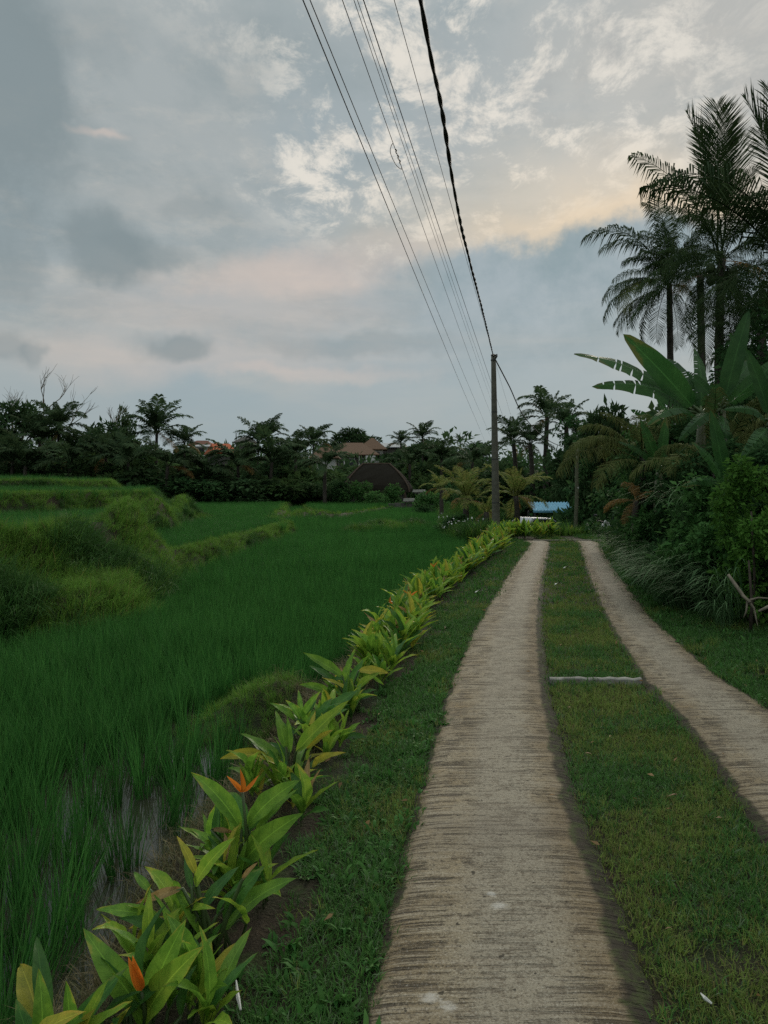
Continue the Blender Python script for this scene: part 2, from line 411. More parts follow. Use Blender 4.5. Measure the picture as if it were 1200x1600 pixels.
T3 = [(-60, 14), (-14, 14.5), (-11.5, 17), (-9.6, 23), (-8.8, 28.5), (-10.6, 34.5), (-14, 38), (-60, 43)]
T4 = [(-60, 19), (-18, 20.5), (-13.3, 25), (-10.6, 29.5), (-12.4, 34), (-60, 39)]
T5 = [(-3.2, 41), (-1.5, 49), (.3, 60), (4.4, 64), (6, 82), (-9, 82), (-6.3, 58)]
TERR = [(T1, .45), (T2, .56), (T3, .65), (T4, .4), (T5, .25)]
def ss(a, b, x):
    k = np.clip((x-a)/(b-a), 0, 1); return k*k*(3-2*k)
def wob(x, y, f=1.0):
    return (np.sin(x*2.1*f+y*1.3*f)+np.sin(x*3.7*f-y*2.9*f+1.3)+np.sin(x*.9*f+y*4.3*f+2.1)+np.sin(-x*6.1*f+y*5.3*f+.7)*.6)/3.6
L0 = -.5; WATER = -.43
def terrain(x, y, parts=False, crest=False):
    x = np.asarray(x, float); y = np.asarray(y, float); h = np.full(x.shape, L0); bank = np.zeros(x.shape); cr = np.zeros(x.shape)
    wx = x+wob(x, y, .8)*.16; wy = y+wob(y+4, x, .8)*.16
    for poly, st in TERR:
        s_ = sdist(poly, wx, wy); w = (.42 if st < .5 else .55) if st > .3 else .25
        k = ss(-w, .12, s_); h = h+st*k; b = np.exp(-((s_-.22)/.2)**2)
        h = h+.20*b; cr = np.maximum(cr*(1-k), b); bank = np.maximum(bank, np.maximum(np.clip(k*(1-k)*5, 0, 1), b))
    # low earth bunds and overgrown tussocks in the main paddy
    for (cx, cy, rx, ry, hh) in ((0.0, 30.5, 1.05, 1.7, .55), (1.35, 33.5, .8, 1.5, .4), (-.95, 6.1, .42, .55, .40), (-1.1, 29, .6, .8, .3), (-4.6, 43, 1.0, 2.4, .6), (-7.2, 23.4, .7, 1.0, .5), (-8.2, 31, .9, 1.6, .5), (-5.0, 14.4, .6, .9, .38), (-5.9, 17.2, .6, .9, .3)):
        b = np.exp(-(((wx-cx)/rx)**2+((wy-cy)/ry)**2)); h = h+hh*b; bank = np.maximum(bank, np.clip(b*1.5, 0, 1))
    s1_ = sdist(T1, wx, wy); s2_ = sdist(T2, wx, wy); slope = ss(-.1, .3, s1_)*(1-ss(0, .3, s2_))*ss(16.6, 15.2, y)
    bank = np.maximum(bank, slope); h = h+slope*.3*ss(1.3, 0, -s2_)+slope*.07*wob(x, y, 1.6)
    far = ss(78, 130, y); h = h*(1-far*.6)+far*4.2
    h = h+ss(10, 40, x)*.8
    # raised causeway for the drive
    s_ = wx*.5+x*.5-(xh(y)-.15); k = ss(-.62, 0, s_)
    kk = ss(70, 50, y); k = k*kk
    hc = -.012+ss(.1, 1.4, x-xrf(y))*.3
    hc = hc-1.05*ss(23.2, 27, y)*ss(3.0, 5.2, x)*ss(58, 44, y)-.2*ss(24, 27, y)*ss(58, 44, y)
    h = h*(1-k)+hc*k; bank = np.where(k > .02, np.clip(k*(1-k)*5, 0, 1)*kk, bank)
    h = h+.012*wob(x, y, 3.0)*(1-ss(.3, .8, k)*.7)
    if crest: return h, bank, k, cr
    return (h, bank, k) if parts else h
def Hh(x, y): return float(terrain(np.array([x]), np.array([y]))[0])

# ------------------------------------------------------------------ ground sheet
def ground():
    def axis(*seg): return np.unique(np.concatenate([np.linspace(a, b, n) for a, b, n in seg]))
    gx = axis((-2500, -200, 8), (-200, -60, 10), (-60, -16, 60), (-16, -6, 60), (-6, 7, 118), (7, 20, 40), (20, 60, 24), (60, 200, 10), (200, 2500, 8))
    gy = axis((-600, -20, 8), (-20, 1, 30), (1, 12, 110), (12, 36, 160), (36, 90, 110), (90, 160, 24), (160, 400, 8), (400, 4000, 8))
    XX, YY = np.meshgrid(gx, gy); Z = terrain(XX.ravel(), YY.ravel())
    nx, ny = len(gx), len(gy); v = np.stack([XX.ravel(), YY.ravel(), Z], 1)
    i = (np.arange(ny-1)[:, None]*nx+np.arange(nx-1)[None]).ravel()
    f = np.stack([i, i+1, i+1+nx, i+nx], 1)
    m, t, o = new_mat('earth'); tc = t.nodes.new('ShaderNodeTexCoord'); ob = tc.outputs['Object']
    moss = noise(t, ob, 3.5, 6, .65); a = noise(t, ob, .9, 6, .6); b = noise(t, ob, 9, 6, .65); c3 = noise(t, ob, 60, 4, .6)
    c = mixc(t, a.ss(.38, .6), (.034, .026, .016, 1), (.024, .032, .013, 1))
    c = mixc(t, b.ss(.5, .7)*.6, c, (.058, .044, .026, 1))
    c = mixc(t, moss.ss(.52, .64)*.7, c, (.035, .055, .014, 1))
    c = mixc(t, c3.ss(.52, .7)*.6, c, (.018, .015, .011, 1)); c = mixc(t, noise(t, ob, 130, 3, .7).ss(.62, .72)*.6, c, (.17, .14, .09, 1))
    pbsdf(t, o, c, .9, .15, b*.6+c3*.6, .9, .05)
    g = link('ground', np_mesh('ground', v, f, m, smooth=True)); tag(g, kind='structure')
    # standing water between the rice
    w, t, o = new_mat('paddy_water'); tc = t.nodes.new('ShaderNodeTexCoord')
    n = noise(t, tc.outputs['Object'], 9, 3, .5)
    pbsdf(t, o, (.030, .032, .020, 1), .06, .5, n, .12, .01)
    wy = np.linspace(0.5, 80, 160); xl = np.full(160, -9.5); xr = xh(wy)-.35
    v = np.concatenate([np.stack([xl, wy, np.full(160, WATER)], 1), np.stack([xr, wy, np.full(160, WATER)], 1)]); i = np.arange(159)
    o_ = link('water', np_mesh('water', v, np.stack([i, i+160, i+161, i+1], 1), w)); tag(o_, kind='structure')
ground()

# ------------------------------------------------------------------ concrete wheel tracks
def track(name, fl, fr, dirt_left, dirt_right):
    m, t, o = new_mat('brushed_concrete_'+name); uvn = t.nodes.new('ShaderNodeUVMap'); uvn.uv_map = 'UVMap'
    sp = t.nodes.new('ShaderNodeSeparateXYZ'); t.links.new(uvn.outputs[0], sp.inputs[0]); u, v = X(t, sp.outputs[0]), X(t, sp.outputs[1])
    uv3 = comb(t, u*.8, v, 0.0)
    wv = noise(t, uv3, 3.0, 4, .6)
    g1 = noise(t, comb(t, u*1.6, v*1.0+wv*.05, 0.0), 1.0, 0, .5)
    gs = comb(t, u*3.4, v*78.0+wv*1.8, 0.0); groove = noise(t, gs, 1.0, 3, .6)
    gs2 = comb(t, u*9.0, v*170.0+wv*3.0, 3.0); groove2 = noise(t, gs2, 1.0, 3, .6)
    pit = noise(t, uv3, 75, 5, .75); blot = noise(t, uv3, 2.3, 6, .62); mid = noise(t, uv3, 12, 6, .65)
    rag = noise(t, uv3, 9.0, 7, .7)
    wear = ((u-.54).abs()+(blot-.5)*.30+(rag-.5)*.30).ss(.30, .10)   # the middle is worn down to the grit
    side = 1.0-wear*.62
    c = mixc(t, blot.ss(.34, .66), (.195, .148, .084, 1), (.265, .222, .150, 1))
    c = mixc(t, noise(t, uv3, 4.0, 5, .6).ss(.54, .70)*.45, c, (.30, .215, .105, 1))
    c = mixc(t, wear*.7, c, (.285, .256, .198, 1))
    c = mixc(t, mid.ss(.50, .64)*.42, c, (.165, .130, .088, 1))
    # sharp broom marks: thin dark furrows about two centimetres apart, pale crests between them
    na = noise(t, comb(t, u*2.0, v*56.0+wv*1.6, 0.0), 1.0, 2, .55); nb = noise(t, comb(t, u*3.0, v*105.0+wv*2.0, 9.0), 1.0, 2, .5)
    brk = noise(t, uv3, 6.0, 6, .7).ss(.42, .56)
    fur = (na.ss(.475, .40)).max(nb.ss(.44, .36)*.7)*brk
    c = mixc(t, (fur*side*.88).clamp(), c, (.045, .037, .026, 1))
    c = mixc(t, (na.ss(.54, .64)*side*.25).clamp(), c, (.47, .42, .33, 1))
    # grit: small isotropic flecks and pits
    sp1 = noise(t, uv3, 48, 6, .72); sp2 = noise(t, uv3, 130, 4, .7)
    c = mixc(t, sp1.ss(.51, .60)*.6, c, (.105, .085, .058, 1)); c = mixc(t, sp2.ss(.53, .62)*.65, c, (.07, .058, .042, 1)); c = mixc(t, sp2.ss(.44, .36)*.4, c, (.52, .49, .42, 1))
    c = mixc(t, noise(t, uv3, 30, 2, .5).ss(.68, .72)*.85, c, (.035, .030, .022, 1))
    lines = fur*side; gm = na
    # cross bands and joints along the length
    joint = ((v*(1/3.3))._m('FRACT')-.5).abs()+(noise(t, uv3, 9.0, 4, .6)-.5)*.004
    c = mixc(t, joint.ss(.0045, .0015)*.7, c, (.06, .05, .035, 1))
    band = noise(t, comb(t, u*.15, v*1.1, 7.0), 1.0, 3, .6)
    c = mixc(t, band.ss(.45, .75)*.35, c, (.15, .125, .095, 1))
    # wet soil and moss creeping in from the edges
    en = (noise(t, uv3, 3.0, 6, .65)-.5)*.13+(noise(t, uv3, 40, 4, .6)-.5)*.05
    for dist, w in ((u, dirt_left), (1.0-u, dirt_right)):
        e = (dist+en).ss(w*1.05, w*.7); e2 = (dist+en*1.4).ss(w*2.4, w*.8)
        c = mixc(t, e2*.4, c, (.140, .100, .052, 1)); c = mixc(t, e*.95, c, mixc(t, noise(t, uv3, 16, 5, .65).ss(.45, .62), (.028, .024, .015, 1), (.045, .058, .018, 1)))
    for (su, sv, r) in ((.47, 2.62, .024), (.30, 2.12, .02), (.24, 2.16, .024), (.44, 2.70, .014)) if name == 'a' else ():
        du = (u-su)*.55; dv = v-sv; rr = (du*du+dv*dv*.6).sqrt()+(noise(t, uv3, 30, 6, .8)-.5)*.07
        c = mixc(t, rr.ss(r*1.1, r*.1)*.45, c, (.62, .60, .55, 1))
    hgt = lines*-.9+sp1*-.5+mid*.3
    pbsdf(t, o, c, .88, .2, hgt, .9, .016)
    ys = np.concatenate([np.arange(.3, 8, .05), np.arange(8, PATH_END, .12), [PATH_END]]); n = len(ys); k = 13
    us = np.linspace(0, 1, k); L = fl(ys)+.018*wob(ys*2, ys*5, 1.3); R = fr(ys)+.018*wob(ys*3+2, ys*4, 1.5)
    XX = L[:, None]+(R-L)[:, None]*us[None]; YY = np.repeat(ys[:, None], k, 1)
    Z = .022+.006*wob(XX, YY, 1.7)-.012*(np.abs(us-.5)*2)[None]**6*2
    v = [np.stack([XX, YY, Z], 2).reshape(-1, 3)]; uvv = [np.stack([np.repeat(us[None], n, 0), YY], 2).reshape(-1, 2)]
    i = (np.arange(n-1)[:, None]*k+np.arange(k-1)[None]).ravel(); f = [np.stack([i, i+1, i+1+k, i+k], 1)]
    base = n*k
    for side, j in ((0, 0), (1, k-1)):                                # skirts down into the soil
        top = np.arange(n)*k+j; lo = base+np.arange(n); q = v[0][top].copy(); q[:, 2] = -.12; q[:, 0] += (.012 if side else -.012)
        v.append(q); uvv.append(uvv[0][top]); a, b = top[:-1], top[1:]; c_, d_ = lo[1:], lo[:-1]
        f.append(np.stack([a, b, c_, d_], 1)); base += n
    fr_ = np.arange(k)+(n-1)*k; q = v[0][fr_].copy(); q[:, 2] = -.12; v.append(q); uvv.append(uvv[0][fr_]); lo = base+np.arange(k)
    f.append(np.stack([fr_[:-1], fr_[1:], lo[1:], lo[:-1]], 1))
    me = np_mesh('path', np.concatenate(v), f, m, np.concatenate(uvv), True)
    tag(link('path', me), kind='structure')
track('a', xLl, xLr, .045, .12)
track('b', xRl, xRr, .10, .08)
def cross_beam():
    for (ya, lab) in ((5.74, 'pale concrete beam laid flush across the grass strip between the tracks'),):
        a, b = float(xLr(ya))+.01, float(xRl(ya))-.01; mb = MB()
        n = 12
        for sgn in (0,):
            pts = [(a+(b-a)*i/n, ya-.01*math.sin(i*1.3)-.02*i/n, .012) for i in range(n+1)]
            v = []; w = .027
            for i, (x_, y_, z_) in enumerate(pts):
                ww = w*(1+.18*math.sin(i*2.1)); zz = .034+.004*math.sin(i*3.3)
                v += [(x_, y_-ww, -.06), (x_, y_-ww, zz-.008), (x_, y_-ww+.01, zz), (x_, y_+ww-.01, zz), (x_, y_+ww, zz-.008), (x_, y_+ww, -.06)]
            f = [(i*6+k, i*6+k+1, i*6+k+7, i*6+k+6) for i in range(n) for k in range(5)]+[(0, 1, 2, 3, 4, 5)[::-1], tuple(n*6+k for k in range(6))]
            mb.add(v, f)
        tag(mb.build('concrete_beam', solid('pale_concrete', (.30, .29, .255, 1), .9, .2, 12, .5, .4)), lab, 'beam')
    a, b = float(xLl(PATH_END))+.3, float(xRr(PATH_END))+.25; mb = MB()
    mb.box(((a+b)/2, PATH_END+.12, -.04), (b-a, .2, .15)); tag(mb.build('end_kerb', M['pole']), 'low concrete kerb across the far end of both wheel tracks', 'kerb')
cross_beam()

# ------------------------------------------------------------------ scattered ground cover
def blades(name, mat, n, h, w, spread, lean, segs=3, hvar=.3, tilt0=.1, broad=False):
    """a tuft of n bent blades"""
    V = []; Q = []; Tn = []; b0 = 0
    for i in range(n):
        a = rng.uniform(0, 2*PI); r = spread*math.sqrt(rng.uniform()); x0, y0 = r*math.cos(a), r*math.sin(a)
        hd = rng.uniform(0, 2*PI) if spread < .02 else a+rng.normal(0, .9); L = h*(1+rng.uniform(-hvar, hvar)); ln = lean*rng.uniform(.3, 1.3); tl = tilt0+rng.uniform(0, .25)
        dx, dy = math.cos(hd), math.sin(hd); fx, fy = -dy, dx; ft = rng.uniform(-.6, .6); fx, fy = fx*math.cos(ft)+dx*math.sin(ft), fy*math.cos(ft)+dy*math.sin(ft)
        x, z = 0.0, 0.0; ang = tl; pts = [(0, 0)]
        for s in range(segs):
            x += math.sin(ang)*L/segs; z += math.cos(ang)*L/segs; ang += ln/segs*(1+s*.5); pts.append((x, z))
        for s, (x, z) in enumerate(pts):
            t_ = s/segs; ww = w*.5*((1-t_)**.6 if not broad else math.sin(PI*min(t_*.85+.12, 1)))
            if s < segs:
                V += [(x0+dx*x-fx*ww, y0+dy*x-fy*ww, z), (x0+dx*x+fx*ww, y0+dy*x+fy*ww, z)]
            else: V.append((x0+dx*x, y0+dy*x, z))
        for s in range(segs-1): Q.append((b0+2*s, b0+2*s+1, b0+2*s+3, b0+2*s+2))
        Tn.append((b0+2*segs-2, b0+2*segs-1, b0+2*segs)); b0 += 2*segs+1
    me = np_mesh(name, V, [Q, Tn] if Q else [Tn], mat)
    return bpy.data.objects.new(name, me)          # a source for the scatter, not linked to the scene itself
def scatter(name, pts, scl, sources, tilt=.12, zscl=None, kind='stuff', pick=None):
    pts = np.asarray(pts, np.float32); n = len(pts)
    me = bpy.data.meshes.new(name); me.vertices.add(n); me.vertices.foreach_set('co', pts.ravel())
    rot = np.stack([rng.normal(0, tilt, n), rng.normal(0, tilt, n), rng.uniform(0, 2*PI, n)], 1).astype(np.float32)
    s3 = np.stack([scl, scl, scl if zscl is None else zscl], 1).astype(np.float32)
    me.attributes.new('rot', 'FLOAT_VECTOR', 'POINT').data.foreach_set('vector', rot.ravel())
    me.attributes.new('scl', 'FLOAT_VECTOR', 'POINT').data.foreach_set('vector', s3.ravel())
    me.attributes.new('pick', 'INT', 'POINT').data.foreach_set('value', (rng.integers(0, len(sources), n) if pick is None else pick).astype(np.int32))
    o = link(name, me); tag(o, kind=kind)
    g = bpy.data.node_groups.new('scatter_'+name, 'GeometryNodeTree')
    g.interface.new_socket('Geometry', in_out='INPUT', socket_type='NodeSocketGeometry'); g.interface.new_socket('Geometry', in_out='OUTPUT', socket_type='NodeSocketGeometry')
    gi, go = g.nodes.new('NodeGroupInput'), g.nodes.new('NodeGroupOutput')
    ip = g.nodes.new('GeometryNodeInstanceOnPoints'); jn = g.nodes.new('GeometryNodeJoinGeometry')
    for s in reversed(sources):
        oi = g.nodes.new('GeometryNodeObjectInfo'); oi.inputs['Object'].default_value = s; oi.inputs['As Instance'].default_value = True
        g.links.new(oi.outputs['Geometry'], jn.inputs[0])
    def attr(nm, ty):
        a = g.nodes.new('GeometryNodeInputNamedAttribute'); a.data_type = ty; a.inputs[0].default_value = nm; return a.outputs[0]
    g.links.new(gi.outputs[0], ip.inputs['Points']); g.links.new(jn.outputs[0], ip.inputs['Instance'])
    ip.inputs['Pick Instance'].default_value = True; g.links.new(attr('pick', 'INT'), ip.inputs['Instance Index'])
    g.links.new(attr('rot', 'FLOAT_VECTOR'), ip.inputs['Rotation']); g.links.new(attr('scl', 'FLOAT_VECTOR'), ip.inputs['Scale'])
    g.links.new(ip.outputs[0], go.inputs[0])
    md = o.modifiers.new('scatter', 'NODES'); md.node_group = g
    return o
def jgrid(x0, x1, y0, y1, step):
    a, b = np.meshgrid(np.arange(x0, x1, step), np.arange(y0, y1, step)); a = a.ravel(); b = b.ravel()
    return a+rng.uniform(-.5, .5, a.shape)*step, b+rng.uniform(-.5, .5, b.shape)*step
def inview(x, y, m=.62, pad=.6): return np.abs(x) < y*m+pad

def cover():
    rice_n = [blades('rice_clump', M['rice'], 40, .43, .0060, .042, .26, 4, .26, .02) for _ in range(3)]
    rice_m = [blades('rice_clump', M['rice'], 44, .50, .0085, .12, .38, 3, .3, .04) for _ in range(3)]
    rice_f = [blades('rice_clump', M['rice'], 44, .50, .018, .25, .35, 2, .3, .04) for _ in range(2)]
    for (y0, y1, step, srcs, x0, x1) in ((1.6, 13, .118, rice_n, -9, 4), (13, 30, .21, rice_m, -18, 6), (30, 84, .42, rice_f, -44, 8)):
        x, y = jgrid(x0, x1, y0, y1, step); k = inview(x, y); x, y = x[k], y[k]
        h, bank, kc = terrain(x, y, True)
        edge = x < xh(y)-.66-.12*wob(x, y, 1.1)
        keep = (bank < .42) & (kc < .02) & edge & (y < 82)
        # thinner stand with open water close to the near edge
        near = ss(1.35, .5, np.abs(x-(xh(y)-.9))) * ss(8.5, 6, y); gap = (wob(x*1.7, y*1.7, 1.3)*.5+.5)
        keep &= ~((near*.70 > gap) & (rng.uniform(0, 1, x.shape) < .70))
        x, y, h = x[keep], y[keep], h[keep]; n = len(x)
        sc = .85+.25*(wob(x, y, .35)*.5+.5)+rng.uniform(-.1, .1, n)
        hi = np.where(h > -.2, .72, .92)
        scatter('rice_field', np.stack([x, y, h-.01], 1), sc, srcs, .10, sc*hi)
    # grass on the banks, bunds and tussocks
    g1 = [blades('grass_tuft', M['bankgrass'], 46, .30, .008, .10, 1.5, 3, .45) for _ in range(3)]
    g2 = [blades('grass_tuft', M['darkgrass'], 46, .40, .011, .11, 1.9, 3, .4) for _ in range(2)]
    g3 = [blades('grass_tuft', M['bankgrass'], 40, .34, .018, .22, 1.5, 2, .45), blades('grass_tuft', M['darkgrass'], 40, .40, .020, .22, 1.7, 2, .4)]
    for (y0, y1, step, srcs, x0, x1, f) in ((5, 14, .085, g1+g2, -9, 1, .9), (14, 34, .09, g1+g2, -20, 6, .72), (34, 84, .34, g3, -40, 7, .85)):
        x, y = jgrid(x0, x1, y0, y1, step); k = inview(x, y); x, y = x[k], y[k]
        h, bank, kc, cr = terrain(x, y, True, True)
        keep = (bank > .16) & (kc < .02) & ~((((x+4.95)/.3)**2+((y-13.0)/.6)**2 < 1+.6*wob(x, y, 2)) & (rng.uniform(0, 1, x.shape) < .8) | (((x+4.35)/.3)**2+((y-15.4)/.6)**2 < 1+.6*wob(x, y, 2)) & (rng.uniform(0, 1, x.shape) < .75) | ((wob(x*.8+3, y*.7, 1.0) > .1) & (cr < .22) & (y > 16) & (rng.uniform(0, 1, x.shape) < .75)))
        x, y, h, cr = x[keep], y[keep], h[keep], cr[keep]; n = len(x)
        dark = (wob(x*.45+1, y*.45+2, 1.0)+rng.normal(0, .25, n)-cr*.9 > np.where(y < 16, .42, .15)) & (y > 7.6) | ((x < -3.9) & (y < 9.6) & (x < -4.2-.3*wob(y, x)))
        nl = len(srcs)-len([s for s in srcs if s.data.materials[0] == M['darkgrass']])
        pk = np.where(dark, rng.integers(nl, len(srcs), n), rng.integers(0, nl, n))
        sc = f*(.8+.5*rng.uniform(0, 1, n)**2)*(1+.25*(dark & (y < 16)))*(1-.42*cr)*np.where(y < 7.6, .42, 1)
        scatter('bank_grass', np.stack([x, y, h-.02], 1), sc, srcs, .3, sc*(1+.15*wob(x, y, .9)), pick=pk)
    # dry straw and thin grass on the slope below the planted row
    straw = [blades('grass_tuft', leaf_mat('straw', (.06, .075, .025, 1), (.16, .13, .065, 1), .3, .7, .2), 18, .13, .004, .06, 2.2, 3, .5, .5) for _ in range(2)]
    x, y = jgrid(-2.6, 3, 1.6, 12, .065); s_ = x-xh(y); k = (s_ > -1.0) & (s_ < .02) & inview(x, y) & (rng.uniform(0, 1, x.shape) < .75*ss(-1.05, -.6, s_)); x, y = x[k], y[k]
    scatter('slope_grass', np.stack([x, y, terrain(x, y)], 1), rng.uniform(.5, 1.2, len(x)), straw, .35)
    # mown strip and verges
    lw = [blades('lawn_tuft', M['lawn'], 18, .030, .0034, .035, 1.8, 2, .5, .3) for _ in range(3)]
    lg = [blades('lawn_tuft', M['lawn_green'], 18, .036, .0040, .035, 1.8, 2, .5, .3) for _ in range(3)]
    cl = [blades('clover_tuft', M['lawn_green'], 12, .045, .014, .03, 2.4, 3, .4, .5, True) for _ in range(2)]
    fars = [blades('lawn_tuft', M['lawn'], 22, .034, .008, .09, 1.6, 2, .5, .3), blades('lawn_tuft', M['lawn_green'], 22, .040, .009, .09, 1.6, 2, .5, .3)]
    def zone(kind, y0, y1, step, srcs, f, dens):
        lo, hi = {'mid': (xLr, xRl), 'left': (lambda y: xh(y)+.12, xLl), 'right': (xRr, lambda y: xrf(y)+.5)}[kind]
        yy0 = np.arange(y0, y1, .5); x, y = jgrid(float(lo(yy0).min())-.3, float(hi(yy0).max())+.3, y0, y1, step)
        a = x-lo(y); b = hi(y)-x; w = wob(x*3, y*3, 1.0)*.035
        k = (a > -.02+w) & (b > -.02-w) & inview(x, y) & (rng.uniform(0, 1, x.shape) < dens)
        pat = wob(x*2.2+7, y*2.2, 1.0)
        if kind == 'left': k &= ~(a < .10+.17*pat+.1*wob(x*9, y*9)) | (rng.uniform(0, 1, x.shape) < .06); k &= ~((pat > .72) & (rng.uniform(0, 1, x.shape) < .85))
        if kind == 'right': k &= ~((pat > .45) & (rng.uniform(0, 1, x.shape) < .8))
        if kind == 'mid': k &= ~((pat > .66) & (rng.uniform(0, 1, x.shape) < .6)); k &= ~((a < .05) & (rng.uniform(0, 1, x.shape) < .5))
        if kind == 'mid': k &= np.abs(y-5.72) > .05
        x, y = x[k], y[k]; n = len(x); sc = f*rng.uniform(.7, 1.35, n)
        g = (wob(x*1.4, y*1.4+3, 1.0)+rng.normal(0, .35, n)) > {'mid': .12, 'left': -.45, 'right': -.5}[kind]
        h2 = len(srcs)//2; pk = np.where(g, rng.integers(h2, len(srcs), n), rng.integers(0, h2, n))
        return np.stack([x, y, terrain(x, y)-.002], 1), sc, pk
    for (y0, y1, step, srcs, f, dens) in ((1.5, 4.6, .026, lw+lg, 1.0, .9), (4.6, 9.5, .038, lw+lg, 1.35, .9), (9.5, 23.5, .09, fars, 1.2, .95)):
        for kd in ('mid', 'left', 'right'):
            p, sc, pk = zone(kd, y0, y1, step, srcs, f, dens)
            scatter('lawn_grass', p, sc, srcs, .25, sc*(1.0 if kd != 'right' else 1.4), pick=pk)
    x, y = jgrid(2.4, 16, 23.5, 60, .16); k = (x > xh(y)-.5) & inview(x, y) & (x < xrf(np.minimum(y, 40))+1) & (wob(x, y, .9) < .6); x, y = x[k], y[k]
    scatter('garden_grass', np.stack([x, y, terrain(x, y)-.01], 1), rng.uniform(.6, 1.3, len(x)), g3, .25)
    p, sc, pk = zone('left', 1.5, 8, .07, cl+cl, 1.0, .55); scatter('clover_weeds', p, sc, cl, .3)
    lit = []
    for k in range(3):
        b_ = bpy.data.objects.new('fallen_leaf', np_mesh('fallen_leaf', [(0, 0, .004), (.012, .022, .012), (0, .05+.01*k, .006), (-.012, .022, .010)], [[(0, 1, 2, 3)]], M['dryleaf'])); lit.append(b_)
    x, y = jgrid(-.8, 6, 1.6, 18, .22); k = (x > xh(y)-.1) & (x < xrf(y)+.3) & inview(x, y) & (rng.uniform(0, 1, x.shape) < .16) & ~((x > xLl(y)+.1) & (x < xLr(y)-.2)) & ~((x > xRl(y)+.1) & (x < xRr(y)-.1)); x, y = x[k], y[k]
    scatter('leaf_litter', np.stack([x, y, np.maximum(terrain(x, y), 0)+.026], 1), rng.uniform(.35, .85, len(x)), lit, .5)
    p, sc, pk = zone('right', 5, 14, .12, cl+cl, 1.6, .5); scatter('clover_weeds', p, sc, cl, .3)
cover()
ORD = 'first second third fourth fifth sixth seventh eighth ninth tenth eleventh twelfth thirteenth fourteenth fifteenth sixteenth seventeenth eighteenth nineteenth twentieth'.split()+['twenty-%s' % k for k in 'first second third fourth fifth sixth seventh eighth ninth'.split()]+['thirtieth']+['thirty-%s' % k for k in 'first second third fourth fifth sixth seventh eighth ninth'.split()]+['far']*40
# ------------------------------------------------------------------ poles and cables
def utility_pole():
    b = P(775.5, 834, 23.8); top = P(771, 556, 23.8); z0 = Hh(b.x, b.y)-.3
    r = empty('utility_pole', (b.x, b.y, z0), 'tall weathered concrete utility pole standing at the end of the planted row', 'utility pole')
    n = 14; pts = [((top.x-b.x)*i/n, 0, (top.z-z0)*i/n) for i in range(n+1)]
    m = MB(); m.tube(pts, [.135-.060*i/n for i in range(n+1)], 14); m.build('shaft', M['pole'], r, True)
    H = top.z-z0; dx = top.x-b.x
    m = MB(); m.tube([(dx, 0, H), (dx, 0, H+.035), (dx, 0, H+.05)], [.083, .083, .05], 14); m.build('cap', M['iron'], r)
    m = MB(); m.tube([(dx, 0, H-.16), (dx, 0, H-.12)], [.088, .088], 14); m.box((dx-.0, -.11, H-.13), (.05, .1, .05)); m.build('clamp', M['iron'], r)
    m = MB(); m.tube([(dx+.06, -.07, H-.1), (dx+.1, -.05, H-.02), (dx+.1, -.05, H+.05)], [.02, .03, .02], 8); m.build('insulator', M['wire'], r, True)
    for zz in (H*.22, H*.45, H*.7):
        m = MB(); m.tube([(dx*zz/H, 0, zz), (dx*zz/H, 0, zz+.03)], [.128-.06*zz/H+.012]*2, 14); m.build('strap', M['iron'], r)
    b = P(899, 838, 29); top = P(902, 716, 29); z0 = Hh(b.x, b.y)-.2
    r = empty('utility_pole', (b.x, b.y, z0), 'slim mossy pole past the path end, its top hidden by a drooping palm frond', 'utility pole')
    m = MB(); m.tube([((top.x-b.x)*i/8+.012*math.sin(i*1.7), 0, (top.z-z0+.4)*i/8) for i in range(9)], [.085-.022*i/8 for i in range(9)], 10); m.build('shaft', M['poletimber'], r, True)
    m = MB(); m.box((.09, -.05, (top.z-z0)*.72), (.05, .05, .06)); m.tube([(0.03, -.02, (top.z-z0)*.72), (.09, -.05, (top.z-z0)*.72)], .012, 6); m.build('lamp', M['white'], r)
utility_pole()

